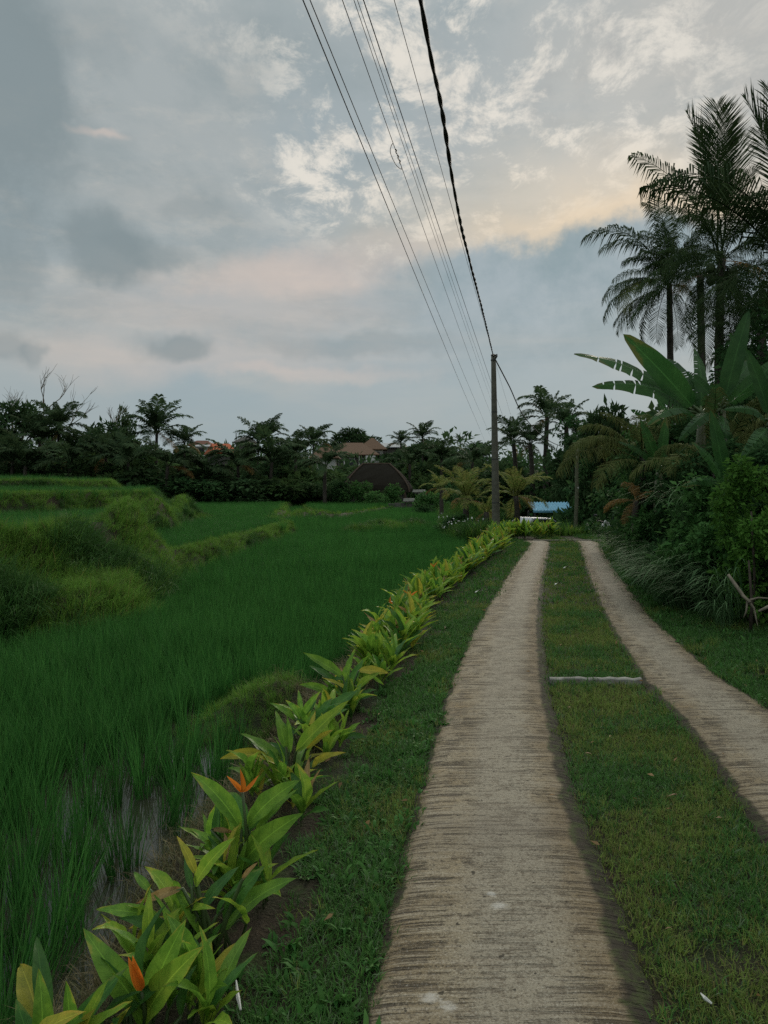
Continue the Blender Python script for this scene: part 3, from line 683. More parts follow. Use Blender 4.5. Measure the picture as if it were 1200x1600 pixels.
def catrom(pts, n):
    pts = [Vector(p) for p in pts]; P_ = [pts[0]*2-pts[1]]+pts+[pts[-1]*2-pts[-2]]; out = []
    for i in range(1, len(P_)-2):
        for k in range(n):
            t = k/n; a, b, c, d = P_[i-1:i+3]
            out.append(.5*((2*b)+(c-a)*t+(2*a-5*b+4*c-d)*t*t+(3*b-a-3*c+d)*t**3))
    return out+[pts[-1]]
def cables():
    top = P(771, 556, 23.7)
    # thick bundle of two cables twisted round each other
    line = catrom([(-2.6, -9, 6.9), (-.75, 0, 5.75), P(657, 0, 5.6), P(690, 170, 7.2), P(720, 350, 10), P(755, 490, 16.2), (top.x, top.y, top.z-.02)], 90)
    bend = random.Random(3)
    o = empty('power_cable', line[-1], 'thick twisted black cable sagging from overhead to the top of the concrete pole', 'cable', 'cables crossing the sky')
    base = line[-1]; L = 0; twist = []
    for i, p in enumerate(line):
        if i: L += (p-line[i-1]).length
        twist.append(L)
    for ph in (0, PI):
        pts = []
        for p, l in zip(line, twist):
            a = 2*PI*l/.8+ph+.8*math.sin(l*1.9); rr = .0085+.003*math.sin(l*2.3)
            pts.append(p-base+Vector((math.cos(a)*rr, 0, math.sin(a)*rr+.006*math.sin(l*3.1))))
        m = MB(); m.tube(pts, .0135, 7); m.build('strand', M['cable'], o, True)
    e = catrom([top, P(795, 602, 27), P(822, 655, 34), P(860, 690, 46), P(900, 705, 60)], 30)
    m = MB(); m.tube(e, .022, 6); tag(m.build('power_cable', M['cable'], None, True), 'black cable running down from the pole top to the dark trees behind', 'cable', 'cables crossing the sky')
    specs = [(473.5, 6.6, 742, 652, .010, 'leftmost thin wire of the sheaf, crossing its neighbour halfway up'),
             (484.5, 6.6, 752, 648, .008, 'second thin wire from the left, ending right of its neighbour'),
             (535, 7.0, 764, 640, .007, 'thin wire with a loose looped splice below its middle'),
             (553, 7.0, 770, 632, .0055, 'faint wire just right of the looped splice'),
             (558.5, 7.1, 775, 634, .0055, 'faint wire close beside another, in the middle of the sheaf'),
             (568, 7.1, 792, 668, .009, 'darker thin wire on the right of the middle bunch'),
             (616, 7.3, 800, 655, .006, 'lone faint wire between the sheaf and the thick twisted cable')]
    for i, (px, h, fx, fy, rad, lab) in enumerate(specs):
        d0 = (h-1.5)*1160/762; a = P(px, 0, d0); b = P(fx, fy, 62); pts = []
        for k in range(-30, 125):
            t = k/60; p = a+(b-a)*t; sag = .35*(t*(1-t)) if 0 < t < 1 else 0
            pts.append(p-Vector((0, 0, sag)))
        m = MB(); m.tube(pts, rad*.78, 5); o = m.build('overhead_wire', M['wire'], None, True)
        tag(o, lab, 'wire', 'cables crossing the sky')
        if i == 2:
            def at(py):
                for p in pts:
                    if p.y > d0 and 762-1160*(p.z-1.5)/p.y > py: return p
            p0, p1 = at(212), at(258); v = p1-p0; s_ = Vector((1, -.16, 0)).normalized()
            lp = catrom([p0, p0+v*.12-s_*.05, p0+v*.4-s_*.10, p0+v*.75-s_*.06+Vector((0, 0, -.06)), p1-s_*.0+Vector((0, 0, -.05)), p1], 10)
            m = MB(); m.tube(lp, .006, 5); m.build('loop', M['wire'], o, True)
            for f in (.25, .5, .72):
                q = p0+v*f; m = MB(); m.tube([q, q+v*.04+s_*.012, q+v*.12-s_*.006, q+v*.18], .011, 6); m.build('splice', M['wire'], o, True)
cables()

# ------------------------------------------------------------------ leaf and frond meshes
def broad_leaf(name, mat, w=.22, bow=.10, fold=.35, twist=0.0, wavy=.03, tip=.35, n=12, stalk=.0, tear=0, seed=0, pw=.75):
    """a blade one unit long on +Y, its face towards +Z, arched, folded along the midrib; separate halves when torn"""
    r = random.Random(seed); V = []; UV = []; F = []
    cuts = set(r.sample(range(2, n-1), min(tear, n-3))) if tear else set()
    ts = [i/n for i in range(n+1)]
    def wid(t): return w*.5*max(0.0, math.sin(PI*min(1, t)**.82))**pw*(1-.25*t)+.004*(1-t)
    ph = r.uniform(0, 6)
    def pt(t, u, dr=0):
        ww = wid(t); z = bow*4*t*(1-t); a = twist*t
        s = u*ww; lift = abs(u)*ww*fold+wavy*w*math.sin(t*19+ph+(u*2))*abs(u)-dr
        return (s*math.cos(a)-lift*math.sin(a)*.3, t, z+lift*math.cos(a)+s*math.sin(a))
    us = (-1, -.5, 0, .5, 1); rows = []
    for side in ((0,) if not tear else (-1, 1)):
        uu = us if side == 0 else ((-1, -.5, 0) if side < 0 else (0, .5, 1))
        prev = None
        for i, t in enumerate(ts):
            cut = i in cuts and (r.random() < .8)
            row = []
            for u in uu:
                V.append(pt(t-(.005 if cut and u else 0), u)); UV.append((u, t)); row.append(len(V)-1)
            if prev:
                for k in range(len(uu)-1): F.append((prev[k], prev[k+1], row[k+1], row[k]))
            if cut:
                dr = r.uniform(.01, .05)*w; row = []
                for u in uu: V.append(pt(t+(.006 if u else 0), u, dr*abs(u))); UV.append((u, t)); row.append(len(V)-1)
            prev = row
    me = np_mesh(name, V, [F], mat, UV, True); return me
def lay_leaf(parent, me, base, tip, hint=(0, -.35, 1), name='leaf', wscale=1.0, o_=None):
    base = Vector(base); tip = Vector(tip); y = tip-base; L = y.length; y.normalize()
    h = Vector(hint); x = y.cross(h); x = x.normalized() if x.length > 1e-3 else y.orthogonal().normalized(); z = x.cross(y)
    q = Matrix((x, y, z)).transposed().to_quaternion()
    return link(name, me, parent, base-(parent.location if parent else Vector()), q, (L*wscale, L, L*wscale))
HL = {k: [broad_leaf('leaf_'+k, HM[k], w=.235+.025*j, bow=(.05, .11, .17, .09)[j], fold=(.45, .3, .6, .25)[j], twist=(.2, -.3, .5, -.6)[j], wavy=.05, seed=j) for j in range(4)] for k in 'gdlyb'}

def frond_mesh(name, mat, e0, droop, n=44, L=1.0, leaf=.26, lw=.02, hang=.5, seed=0, sweep=.75, start=.17, rach=.011):
    """a feather leaf along +X from the origin; e0 the starting elevation, droop how much it bends over"""
    r = np.random.default_rng(seed); V = []; F4 = []; F3 = []
    N = 40; ang = e0; p = np.zeros(3); pts = [p.copy()]; tans = []
    side_bend = r.uniform(-.15, .15)
    for i in range(N):
        t = i/N; a = e0-droop*t**1.5; hd = side_bend*t*t
        tg = np.array([math.cos(a)*math.cos(hd), math.cos(a)*math.sin(hd), math.sin(a)]); tans.append(tg); p = p+tg*L/N; pts.append(p.copy())
    tans.append(tans[-1]); pts = np.array(pts); tans = np.array(tans)
    # midrib
    for i in range(0, N+1, 4):
        tg = tans[i]; s = np.cross(tg, [0, 0, 1.0]); s = s/max(np.linalg.norm(s), 1e-6); u = np.cross(s, tg); w = rach*(1-.85*i/N)
        for v in (s*w, u*w, -s*w): V.append(pts[i]+v)
    m = N//4+1
    for i in range(m-1):
        for k in range(3): F4.append((i*3+k, i*3+(k+1) % 3, i*3+3+(k+1) % 3, i*3+3+k))
    for j in range(n):
        t = start+(1-start)*(j+.3)/n; fi = min(t*N, N-1e-3); i = int(fi); q = pts[i]+(pts[i+1]-pts[i])*(fi-i); tg = tans[i]
        s = np.cross(tg, [0, 0, 1.0]); s = s/max(np.linalg.norm(s), 1e-6); u = np.cross(s, tg)
        ll = leaf*(math.sin(PI*min(1, max(0, (t-start+.05)/(1.05-start))*.97+.03))**.55*.9+.12)*r.uniform(.85, 1.12)
        sw = sweep+.9*max(0, t-.75)
        for sg in (-1, 1):
            if r.uniform() < .05: continue
            d = s*sg*math.cos(sw*.9)+tg*math.sin(sw*.9)+u*r.uniform(.05, .3); d = d/np.linalg.norm(d)
            g = np.array([0, 0, -1.0]); hh = hang*r.uniform(.7, 1.35)
            mid = q+d*ll*.5+g*ll*.10*hh; e = q+(d*(1-.28*hh)+g*hh*.75)*ll
            nw = tg*lw*.5 if abs(d@tg) < .9 else u*lw*.5
            nw = nw*.8+u*lw*.2*r.uniform(-1, 1)
            b = len(V); V += [q-nw*.5, q+nw*.5, mid+nw, mid-nw, e]
            F4.append((b, b+1, b+2, b+3)); F3.append((b+3, b+2, b+4))
    me = np_mesh(name, V, [F4, F3], mat); me['end'] = [float(k) for k in pts[-1]]; return me
def fset(mat, n, lw, hang=.5, leaf=.24, seed=0, rach=.011):
    return [frond_mesh('frond', mat, e, dr, n, 1.0, leaf, lw, hang, seed+i, rach=rach) for i, (e, dr) in enumerate(((1.45, .35), (1.2, .9), (.95, 1.5), (.6, 1.5), (.2, 1.2), (-.2, .9), (1.1, 1.9)))]
FR_NEAR = fset(M['palm'], 62, .0125, .75, .25, 10, .007)
FR_UP = [frond_mesh('frond', M['palm'], e, dr, 62, 1.0, .27, .013, .12, 110+i, sweep=.95, start=.36, rach=.007) for i, (e, dr) in enumerate(((1.45, .25), (1.3, .5), (1.25, .8)))]
FR_FAR = fset(M['palm_far'], 30, .046, .45, .30, 30, .014)
FR_GOLD = fset(M['palm_gold'], 40, .022, .35, .24, 50, .014)
FR_OLIVE = fset(M['palm_olive'], 60, .014, .8, .26, 70, .010)
FR_DEAD = fset(M['palm_dead'], 30, .020, .8, .22, 90, .012)

def palm(base, top, L, fronds, nf, label, group=None, rad=.13, seed=0, pattern=None, cat='palm tree', dead=1, nuts=0, bark='palmbark', up=0.0):
    r = random.Random(seed); base = Vector(base); top = Vector(top)
    o = empty('palm_tree', base, label, cat, group)
    v = top-base; lean = Vector((r.uniform(-1, 1), r.uniform(-1, 1), 0))*v.length*.03; n = max(6, int(v.length/.35)); pts = []; rads = []
    for i in range(n+1):
        t = i/n; pts.append(v*t+lean*math.sin(PI*t)); rads.append(rad*(1.35 if i == 0 else 1)*(1-.35*t)*(1+.09*(i % 2)))
    m = MB(); m.tube(pts, rads, 8); m.build('trunk', M[bark], o, True)
    y0 = r.uniform(0, 6)
    for k in range(nf):
        f = k/max(1, nf-1); lv = (pattern[k % len(pattern)] if pattern else (0 if f < .14 else 1 if f < .34 else (2 if k % 3 else 6) if f < .62 else 3 if f < .82 else 4 if f < .94 else 5))
        a = y0+k*2.39996+r.uniform(-.2, .2); s = L*(.72 if lv == 0 else 1)*r.uniform(.85, 1.12)
        me = fronds[lv]
        if dead and k >= nf-dead: me = FR_DEAD[5 if k % 2 else 4]; s *= .8
        link('frond', me, o, v+Vector((math.cos(a), math.sin(a), 0))*rad*.5-Vector((0, 0, .03*L*f)), (r.uniform(-.12, .12), r.uniform(-.12, .12)-up, a), s)
    for k in range(nuts):
        a = r.uniform(0, 2*PI); bm = bmesh.new(); bmesh.ops.create_icosphere(bm, subdivisions=2, radius=.12)
        for w in bm.verts: w.co.z *= 1.25
        me = bpy.data.meshes.new('coconut'); bm.to_mesh(me); bm.free(); me.materials.append(M['stem'])
        link('coconut', me, o, v+Vector((math.cos(a)*.28, math.sin(a)*.28, -.2-.18*(k % 3))))
    return o

def aim(o, me, base, tip, name='frond', roll=0.0):
    """lay a frond so that its far end reaches tip"""
    v = me.vertices; e = me.get('end'); T = Vector(tip)-Vector(base); q = Matrix.Rotation(math.atan2(T.y, T.x), 3, 'Z')
    eT = math.atan2(T.z, math.hypot(T.x, T.y)); eE = math.atan2(e[2], math.hypot(e[0], e[1])); yo = math.atan2(e[1], e[0])
    R = q @ Matrix.Rotation(-(eT-eE), 3, 'Y') @ Matrix.Rotation(roll, 3, 'X') @ Matrix.Rotation(-yo, 3, 'Z')
    return link(name, me, o, Vector(base)-o.location, R.to_quaternion(), T.length/Vector(e).length)
# ------------------------------------------------------------------ broadleaf trees and shrubs
def crown_mesh(name, clusters, n, size, mat, seed=0, aspect=.5, droop=.2, shell=.55):
    r = np.random.default_rng(seed); C = np.array([c[:3] for c in clusters]); R = np.array([c[3] for c in clusters]); Fz = np.array([c[4] if len(c) > 4 else .75 for c in clusters])
    w = R**2; w /= w.sum(); k = r.choice(len(C), n, p=w)
    d = r.normal(size=(n, 3)); d /= np.linalg.norm(d, axis=1)[:, None]; rad = (shell+(1-shell)*r.uniform(0, 1, n))*(1+.22*r.normal(size=n)*.6)
    off = d*rad[:, None]*R[k][:, None]; off[:, 2] *= Fz[k]; c = C[k]+off
    out = d+r.normal(scale=.55, size=(n, 3)); out[:, 2] -= droop; out /= np.linalg.norm(out, axis=1)[:, None]
    up = r.normal(scale=.5, size=(n, 3)); up[:, 2] += 1; s = np.cross(out, up); s /= np.maximum(np.linalg.norm(s, axis=1), 1e-6)[:, None]
    L = size*r.uniform(.6, 1.35, n)[:, None]; W = L*aspect*.5; nn = np.cross(s, out)
    V = np.stack([c, c+out*L*.42+s*W+nn*L*.06, c+out*L-nn*L*.10, c+out*L*.42-s*W+nn*L*.06], 1).reshape(-1, 3)
    i = np.arange(n)*4
    return np_mesh(name, V, np.stack([i, i+1, i+2, i+3], 1), mat)
def limbs(m, base, targets, r0, r, n=6):
    for t in targets:
        t = Vector(t); b = Vector(base); mid = b.lerp(t, .5)+Vector((r.uniform(-.1, .1), r.uniform(-.1, .1), r.uniform(.0, .12)))*(t-b).length
        m.tube([b, b.lerp(mid, .5)+Vector((0, 0, .02)), mid, t], [r0, r0*.8, r0*.6, r0*.2], n)
def make_tree_proto(kind, seed, mat, nleaf, lsize):
    """unit tree: 1 high, crown about .8 wide"""
    r = random.Random(seed); cl = []; n = {'round': 13, 'umbrella': 11, 'tall': 12, 'low': 12}[kind]
    for i in range(n):
        a = r.uniform(0, 2*PI); q = math.sqrt(r.random())
        if kind == 'round': cl.append((math.cos(a)*.30*q, math.sin(a)*.30*q, r.uniform(.42, .86)-.15*q, r.uniform(.10, .19)))
        elif kind == 'umbrella': cl.append((math.cos(a)*.40*q, math.sin(a)*.40*q, .84-.16*q*q+r.uniform(-.06, .04), r.uniform(.09, .16), .5))
        elif kind == 'tall': z = r.uniform(.3, .9); cl.append((math.cos(a)*.20*q*(1.2-z*.6), math.sin(a)*.20*q*(1.2-z*.6), z, r.uniform(.07, .14)))
        else: cl.append((math.cos(a)*.50*q, math.sin(a)*.50*q, r.uniform(.15, .72)-.15*q, r.uniform(.16, .28)))
    cm = crown_mesh('crown', cl, nleaf, lsize, mat, seed)
    m = MB(); top = .55 if kind != 'low' else .25; m.tube([(0, 0, -.02), (.01, .01, top*.5), (0, .02, top)], [.03, .022, .016], 7)
    limbs(m, (0, .01, top*.75), [c[:3] for c in cl[:8]], .012, r, 5)
    return cm, m.mesh('trunk', M['bark'])
TP = {('round', 0): make_tree_proto('round', 1, M['crown'], 3200, .062), ('round', 1): make_tree_proto('round', 2, M['crown2'], 3200, .058),
      ('umbrella', 0): make_tree_proto('umbrella', 3, M['crown'], 2400, .055), ('tall', 0): make_tree_proto('tall', 4, M['crown'], 2600, .055), ('tall', 1): make_tree_proto('tall', 5, M['crown2'], 2600, .05),
      ('low', 0): make_tree_proto('low', 6, M['crown'], 2600, .10), ('low', 1): make_tree_proto('low', 7, M['crown2'], 2600, .10), ('low', 2): make_tree_proto('low', 8, M['bush_dark'], 2600, .09)}
def tree(x, y, top, width, kind, label, group=None, z=None, rz=None, name='tree', cat='tree'):
    z = Hh(x, y) if z is None else z
    o = empty(name, (x, y, z-.05), label, cat, group, random.uniform(0, 6) if rz is None else rz); cm, tm = TP[kind]; H = top-z; W = width/.8
    link('crown', cm, o, scale=(W, W, H)); link('trunk', tm, o, scale=((W+H)/2*.8, (W+H)/2*.8, H)); return o
def tree_px(px, py, d, wpx, kind, label, group=None, **k):
    p = P(px, py, d); return tree(p.x, d, p.z, wpx*d/1160, kind, label, group, **k)
def palm_px(px, py, d, lpx, fronds, nf, label, group=None, lean=0, **k):
    p = P(px, py, d); b = (p.x+lean, d, Hh(p.x+lean, d)-.1); return palm(b, p, lpx*d/1160, fronds, nf, label, group, **k)
def bare_tree(px, top, d, label, h0, seed, spread=1.0):
    r = random.Random(seed); p = P(px, top, d); z0 = Hh(p.x, d)-.1; o = empty('bare_tree', (p.x, d, z0), label, 'bare tree'); m = MB(); H = p.z-z0
    def grow(b, dr, L, rad, dep):
        n = 4; pts = [b]; dd = dr.copy()
        for i in range(n):
            dd = (dd+Vector((r.gauss(0, .14), r.gauss(0, .14), .05))).normalized(); pts.append(pts[-1]+dd*L/n)
        m.tube(pts, [rad*(1-.55*i/n) for i in range(n+1)], 5)
        if dep:
            for k in range(r.choice((2, 3, 3))):
                q = pts[r.choice((2, 3, 4, 4))]; a = r.uniform(0, 2*PI); t = r.uniform(.35, .85)*spread; e = (dd+Vector((math.cos(a)*t, math.sin(a)*t, r.uniform(-.1, .3)))).normalized()
                grow(q, e, L*r.uniform(.5, .8), rad*.52, dep-1)
    grow(Vector((0, 0, 0)), Vector((0, 0, 1)), H*h0, H*.014, 0)
    n0 = Vector((0, 0, H*h0))
    grow(n0, Vector((.1, 0, 1)).normalized(), H*(1-h0)*.45, H*.010, 3); grow(n0*.9, Vector((.6*spread, .1, .8)).normalized(), H*(1-h0)*.45, H*.008, 3); grow(n0*.95, Vector((-.5*spread, -.1, .9)).normalized(), H*(1-h0)*.4, H*.007, 3)
    m.build('branches', M['palebark'], o)

import itertools
CNT = itertools.count()
def near_what(px):
    for lim, w in ((40, 'at the left end of the treeline'), (100, 'under the leafless tree'), (150, 'right of the leafless tree'), (215, 'left of the tallest left palm'), (265, 'below the tallest left palm'), (312, 'just right of the tallest left palm'), (365, 'below the orange roof'), (410, 'right of the orange roof'), (465, 'left of the upright palm'), (500, 'under the upright palm'), (550, 'beside the left end of the thatched hall'), (620, 'behind the thatched hall'), (672, 'right of the thatched hall'), (725, 'above the garden wall')):
        if px < lim: return w
    return 'left of the concrete pole'
def treeline():
    used = {}
    def lab_of(px, py, w):
        t = ('taller' if py < 705 else 'low' if py < 727 else 'lower' if py < 738 else 'small' if py < 750 else 'smallest')+(' dark bush ' if w > 55 else ' narrow dark bush ')+near_what(px); return t
    g = 'trees along the far side of the rice fields'; gp = 'coconut palms along the far side of the rice fields'
    dk = 'dark leafy tree in the far treeline behind the rice terraces'
    tree_px(32, 616, 82, 92, ('umbrella', 0), 'flat topped dark tree at the left end of the treeline, beside a bare tree', g)
    tree_px(-14, 645, 80, 108, ('round', 0), ('dark leafy tree in the treeline, ','spreading dark tree in the treeline, ','ragged dark tree in the treeline, ')[next(CNT)%3]+near_what(-14), g)
    bare_tree(66, 578, 84, 'leafless tree with a spreading fan of bare branches above the left treeline', .45, 4)
    bare_tree(20, 596, 90, 'small leafless treetop at the far left above the treeline', .6, 9, .7)
    bare_tree(183, 622, 86, 'thin straight bare sticks of a dead tree rising above a leafy crown', .65, 12, .35)
    palm_px(92, 668, 78, 55, FR_FAR, 22, 'bushy palm under the bare tree in the left treeline', gp, rad=.16, seed=3)
    palm_px(62, 690, 76, 55, FR_FAR, 21, 'low palm below the flat topped tree at far left', gp, rad=.16, seed=4)
    tree_px(118, 655, 82, 70, ('round', 0), ('dark leafy tree in the treeline, ','spreading dark tree in the treeline, ','ragged dark tree in the treeline, ')[next(CNT)%3]+near_what(118), g); tree_px(145, 668, 84, 59, ('tall', 0), ('dark leafy tree in the treeline, ','spreading dark tree in the treeline, ','ragged dark tree in the treeline, ')[next(CNT)%3]+near_what(145), g)
    tree_px(172, 640, 84, 89, ('round', 0), 'rounded dark tree left of the tall single palm, sticks above it', g)
    tree_px(196, 634, 88, 54, ('tall', 1), 'thin open crowned tree just left of the tall single palm', g)
    palm_px(245, 676, 76, 65, FR_FAR, 25, 'tallest palm of the left treeline, its crown clear against the sky', gp, rad=.2, seed=8, dead=2)
    palm_px(165, 715, 74, 57, FR_FAR, 20, 'short palm with hanging fronds at the edge of the upper rice terrace', gp, rad=.2, seed=6, dead=2)
    palm_px(20, 722, 70, 55, FR_FAR, 19, 'low palm at the left edge just above the top rice terrace', gp, rad=.2, seed=7)
    tree_px(283, 682, 84, 72, ('round', 0), ('dark leafy tree in the treeline, ','spreading dark tree in the treeline, ','ragged dark tree in the treeline, ')[next(CNT)%3]+near_what(283), g); palm_px(288, 692, 80, 37, FR_FAR, 20, 'small palm right of the tallest palm on the left', gp, seed=11)
    palm_px(420, 684, 88, 42, FR_FAR, 21, 'twin topped palm left of the brown roofed house', gp, seed=12); palm_px(404, 692, 86, 47, FR_FAR, 21, 'dense palm between the orange roof and the brown house', gp, seed=13)
    tree_px(452, 690, 92, 67, ('round', 0), ('dark leafy tree in the treeline, ','spreading dark tree in the treeline, ','ragged dark tree in the treeline, ')[next(CNT)%3]+near_what(452), g); tree_px(382, 700, 95, 59, ('round', 1), ('dark leafy tree in the treeline, ','spreading dark tree in the treeline, ','ragged dark tree in the treeline, ')[next(CNT)%3]+near_what(382), g)
    palm_px(490, 694, 84, 42, FR_FAR, 23, 'upright palm standing just left of the brown roofed house', gp, seed=14)
    tree_px(550, 664, 128, 74, ('umbrella', 0), 'broad dark tree rising behind the brown roofed house', g); tree_px(528, 676, 126, 67, ('round', 0), ('dark leafy tree in the treeline, ','spreading dark tree in the treeline, ','ragged dark tree in the treeline, ')[next(CNT)%3]+near_what(528), g)
    palm_px(626, 692, 105, 25, FR_FAR, 19, 'small palm right of the grey metal roof', gp, seed=15)
    tree_px(664, 676, 112, 75, ('round', 0), ('dark leafy tree in the treeline, ','spreading dark tree in the treeline, ','ragged dark tree in the treeline, ')[next(CNT)%3]+near_what(664), g); palm_px(660, 684, 100, 32, FR_FAR, 20, 'palm emerging from the dark trees right of the brown house', gp, seed=17)
    tree_px(640, 690, 110, 48, ('round', 0), ('dark leafy tree in the treeline, ','spreading dark tree in the treeline, ','ragged dark tree in the treeline, ')[next(CNT)%3]+near_what(640), g); tree_px(694, 692, 115, 59, ('round', 0), ('dark leafy tree in the treeline, ','spreading dark tree in the treeline, ','ragged dark tree in the treeline, ')[next(CNT)%3]+near_what(694), g)
    palm_px(719, 692, 125, 17, FR_FAR, 19, 'tiny distant palm between the dark trees and the concrete pole', gp, seed=18)
    tree_px(748, 686, 108, 44, ('umbrella', 0), 'flat topped tree immediately left of the concrete pole', g); tree_px(725, 700, 112, 40, ('low', 0), ('dark leafy tree in the treeline, ','spreading dark tree in the treeline, ','ragged dark tree in the treeline, ')[next(CNT)%3]+near_what(725), g)
    for i, (px, py, d, w) in enumerate(((2, 690, 74, 80), (45, 700, 73, 80), (110, 690, 76, 70), (135, 705, 72, 70), (205, 685, 78, 70), (232, 700, 72, 80), (275, 712, 70, 90), (262, 735, 66, 70), (318, 740, 84, 60), (300, 738, 72, 70), (345, 744, 85, 60), (375, 735, 82, 50), (400, 720, 78, 70), (432, 716, 78, 70), (455, 730, 76, 60), (480, 728, 80, 60), (465, 706, 90, 50), (510, 735, 76, 56), (350, 745, 70, 80), (325, 752, 66, 60), (420, 748, 70, 70), (388, 750, 68, 60), (610, 715, 95, 50), (640, 718, 92, 60), (680, 715, 92, 60), (700, 735, 84, 50), (720, 712, 96, 60), (750, 705, 90, 60), (748, 735, 70, 60), (660, 742, 80, 40), (505, 752, 70, 40), (600, 722, 100, 40), (540, 730, 100, 40))):
        tree_px(px, py-(8 if px < 290 else 18), d, w*1.3, ('low', (0, 2, 1)[i % 3]), lab_of(px, py, w), 'bushes at the foot of the far treeline', name='bush', cat='bush')
    for (px, py, d, w, kd) in ((5, 668, 88, 90, 0), (80, 672, 90, 90, 1), (128, 690, 88, 70, 0), (215, 676, 92, 70, 0), (262, 700, 90, 70, 0), (300, 712, 92, 50, 1), (372, 722, 110, 46, 0), (435, 690, 100, 60, 0), (470, 700, 96, 50, 1), (620, 700, 118, 60, 0), (650, 690, 118, 60, 0), (700, 700, 118, 60, 1), (740, 700, 112, 50, 0)):
        tree_px(px, py, d, w, ('round', kd), 'background tree closing the treeline '+near_what(px), g)
    for k, (px, py, d, l, fr, w) in enumerate(((40, 728, 68, 50, 'f', 'at the left end above the top rice terrace'), (110, 722, 69, 54, 'f', 'left of the drooping short palm'), (200, 722, 70, 50, 'f', 'right of the drooping short palm'), (262, 728, 66, 44, 'f', 'at the foot of the tallest left palm'), (320, 738, 68, 40, 'f', 'below the orange roof, near the rice'), (372, 728, 70, 46, 'f', 'right of the orange roof, near the rice'), (425, 722, 70, 50, 'f', 'below the twin topped palm'), (462, 712, 76, 44, 'f', 'left of the upright palm'), (508, 728, 66, 40, 'f', 'at the left corner of the thatched hall'), (640, 725, 80, 36, 'f', 'behind the right end of the thatched hall'), (690, 718, 84, 36, 'f', 'above the garden wall'), (738, 722, 70, 40, 'f', 'close to the left of the concrete pole'))):
        palm_px(px, py, d, l*1.3, FR_FAR, 15, 'short palm with arching fronds '+w, gp, rad=.2, seed=200+k, dead=1 if k % 2 else 0, pattern=[1, 2, 6, 2, 3, 6, 3, 4])
    # beyond: a wooded rise
    r = np.random.default_rng(4); cl = [(x, y, 2+r.uniform(0, 4.2), r.uniform(2.2, 3.6)) for x, y in zip(r.uniform(-75, 60, 170), r.uniform(92, 150, 170))]
    o = link('woodland', crown_mesh('woodland', cl, 30000, .9, M['crown'], 5)); tag(o, kind='stuff')
treeline()

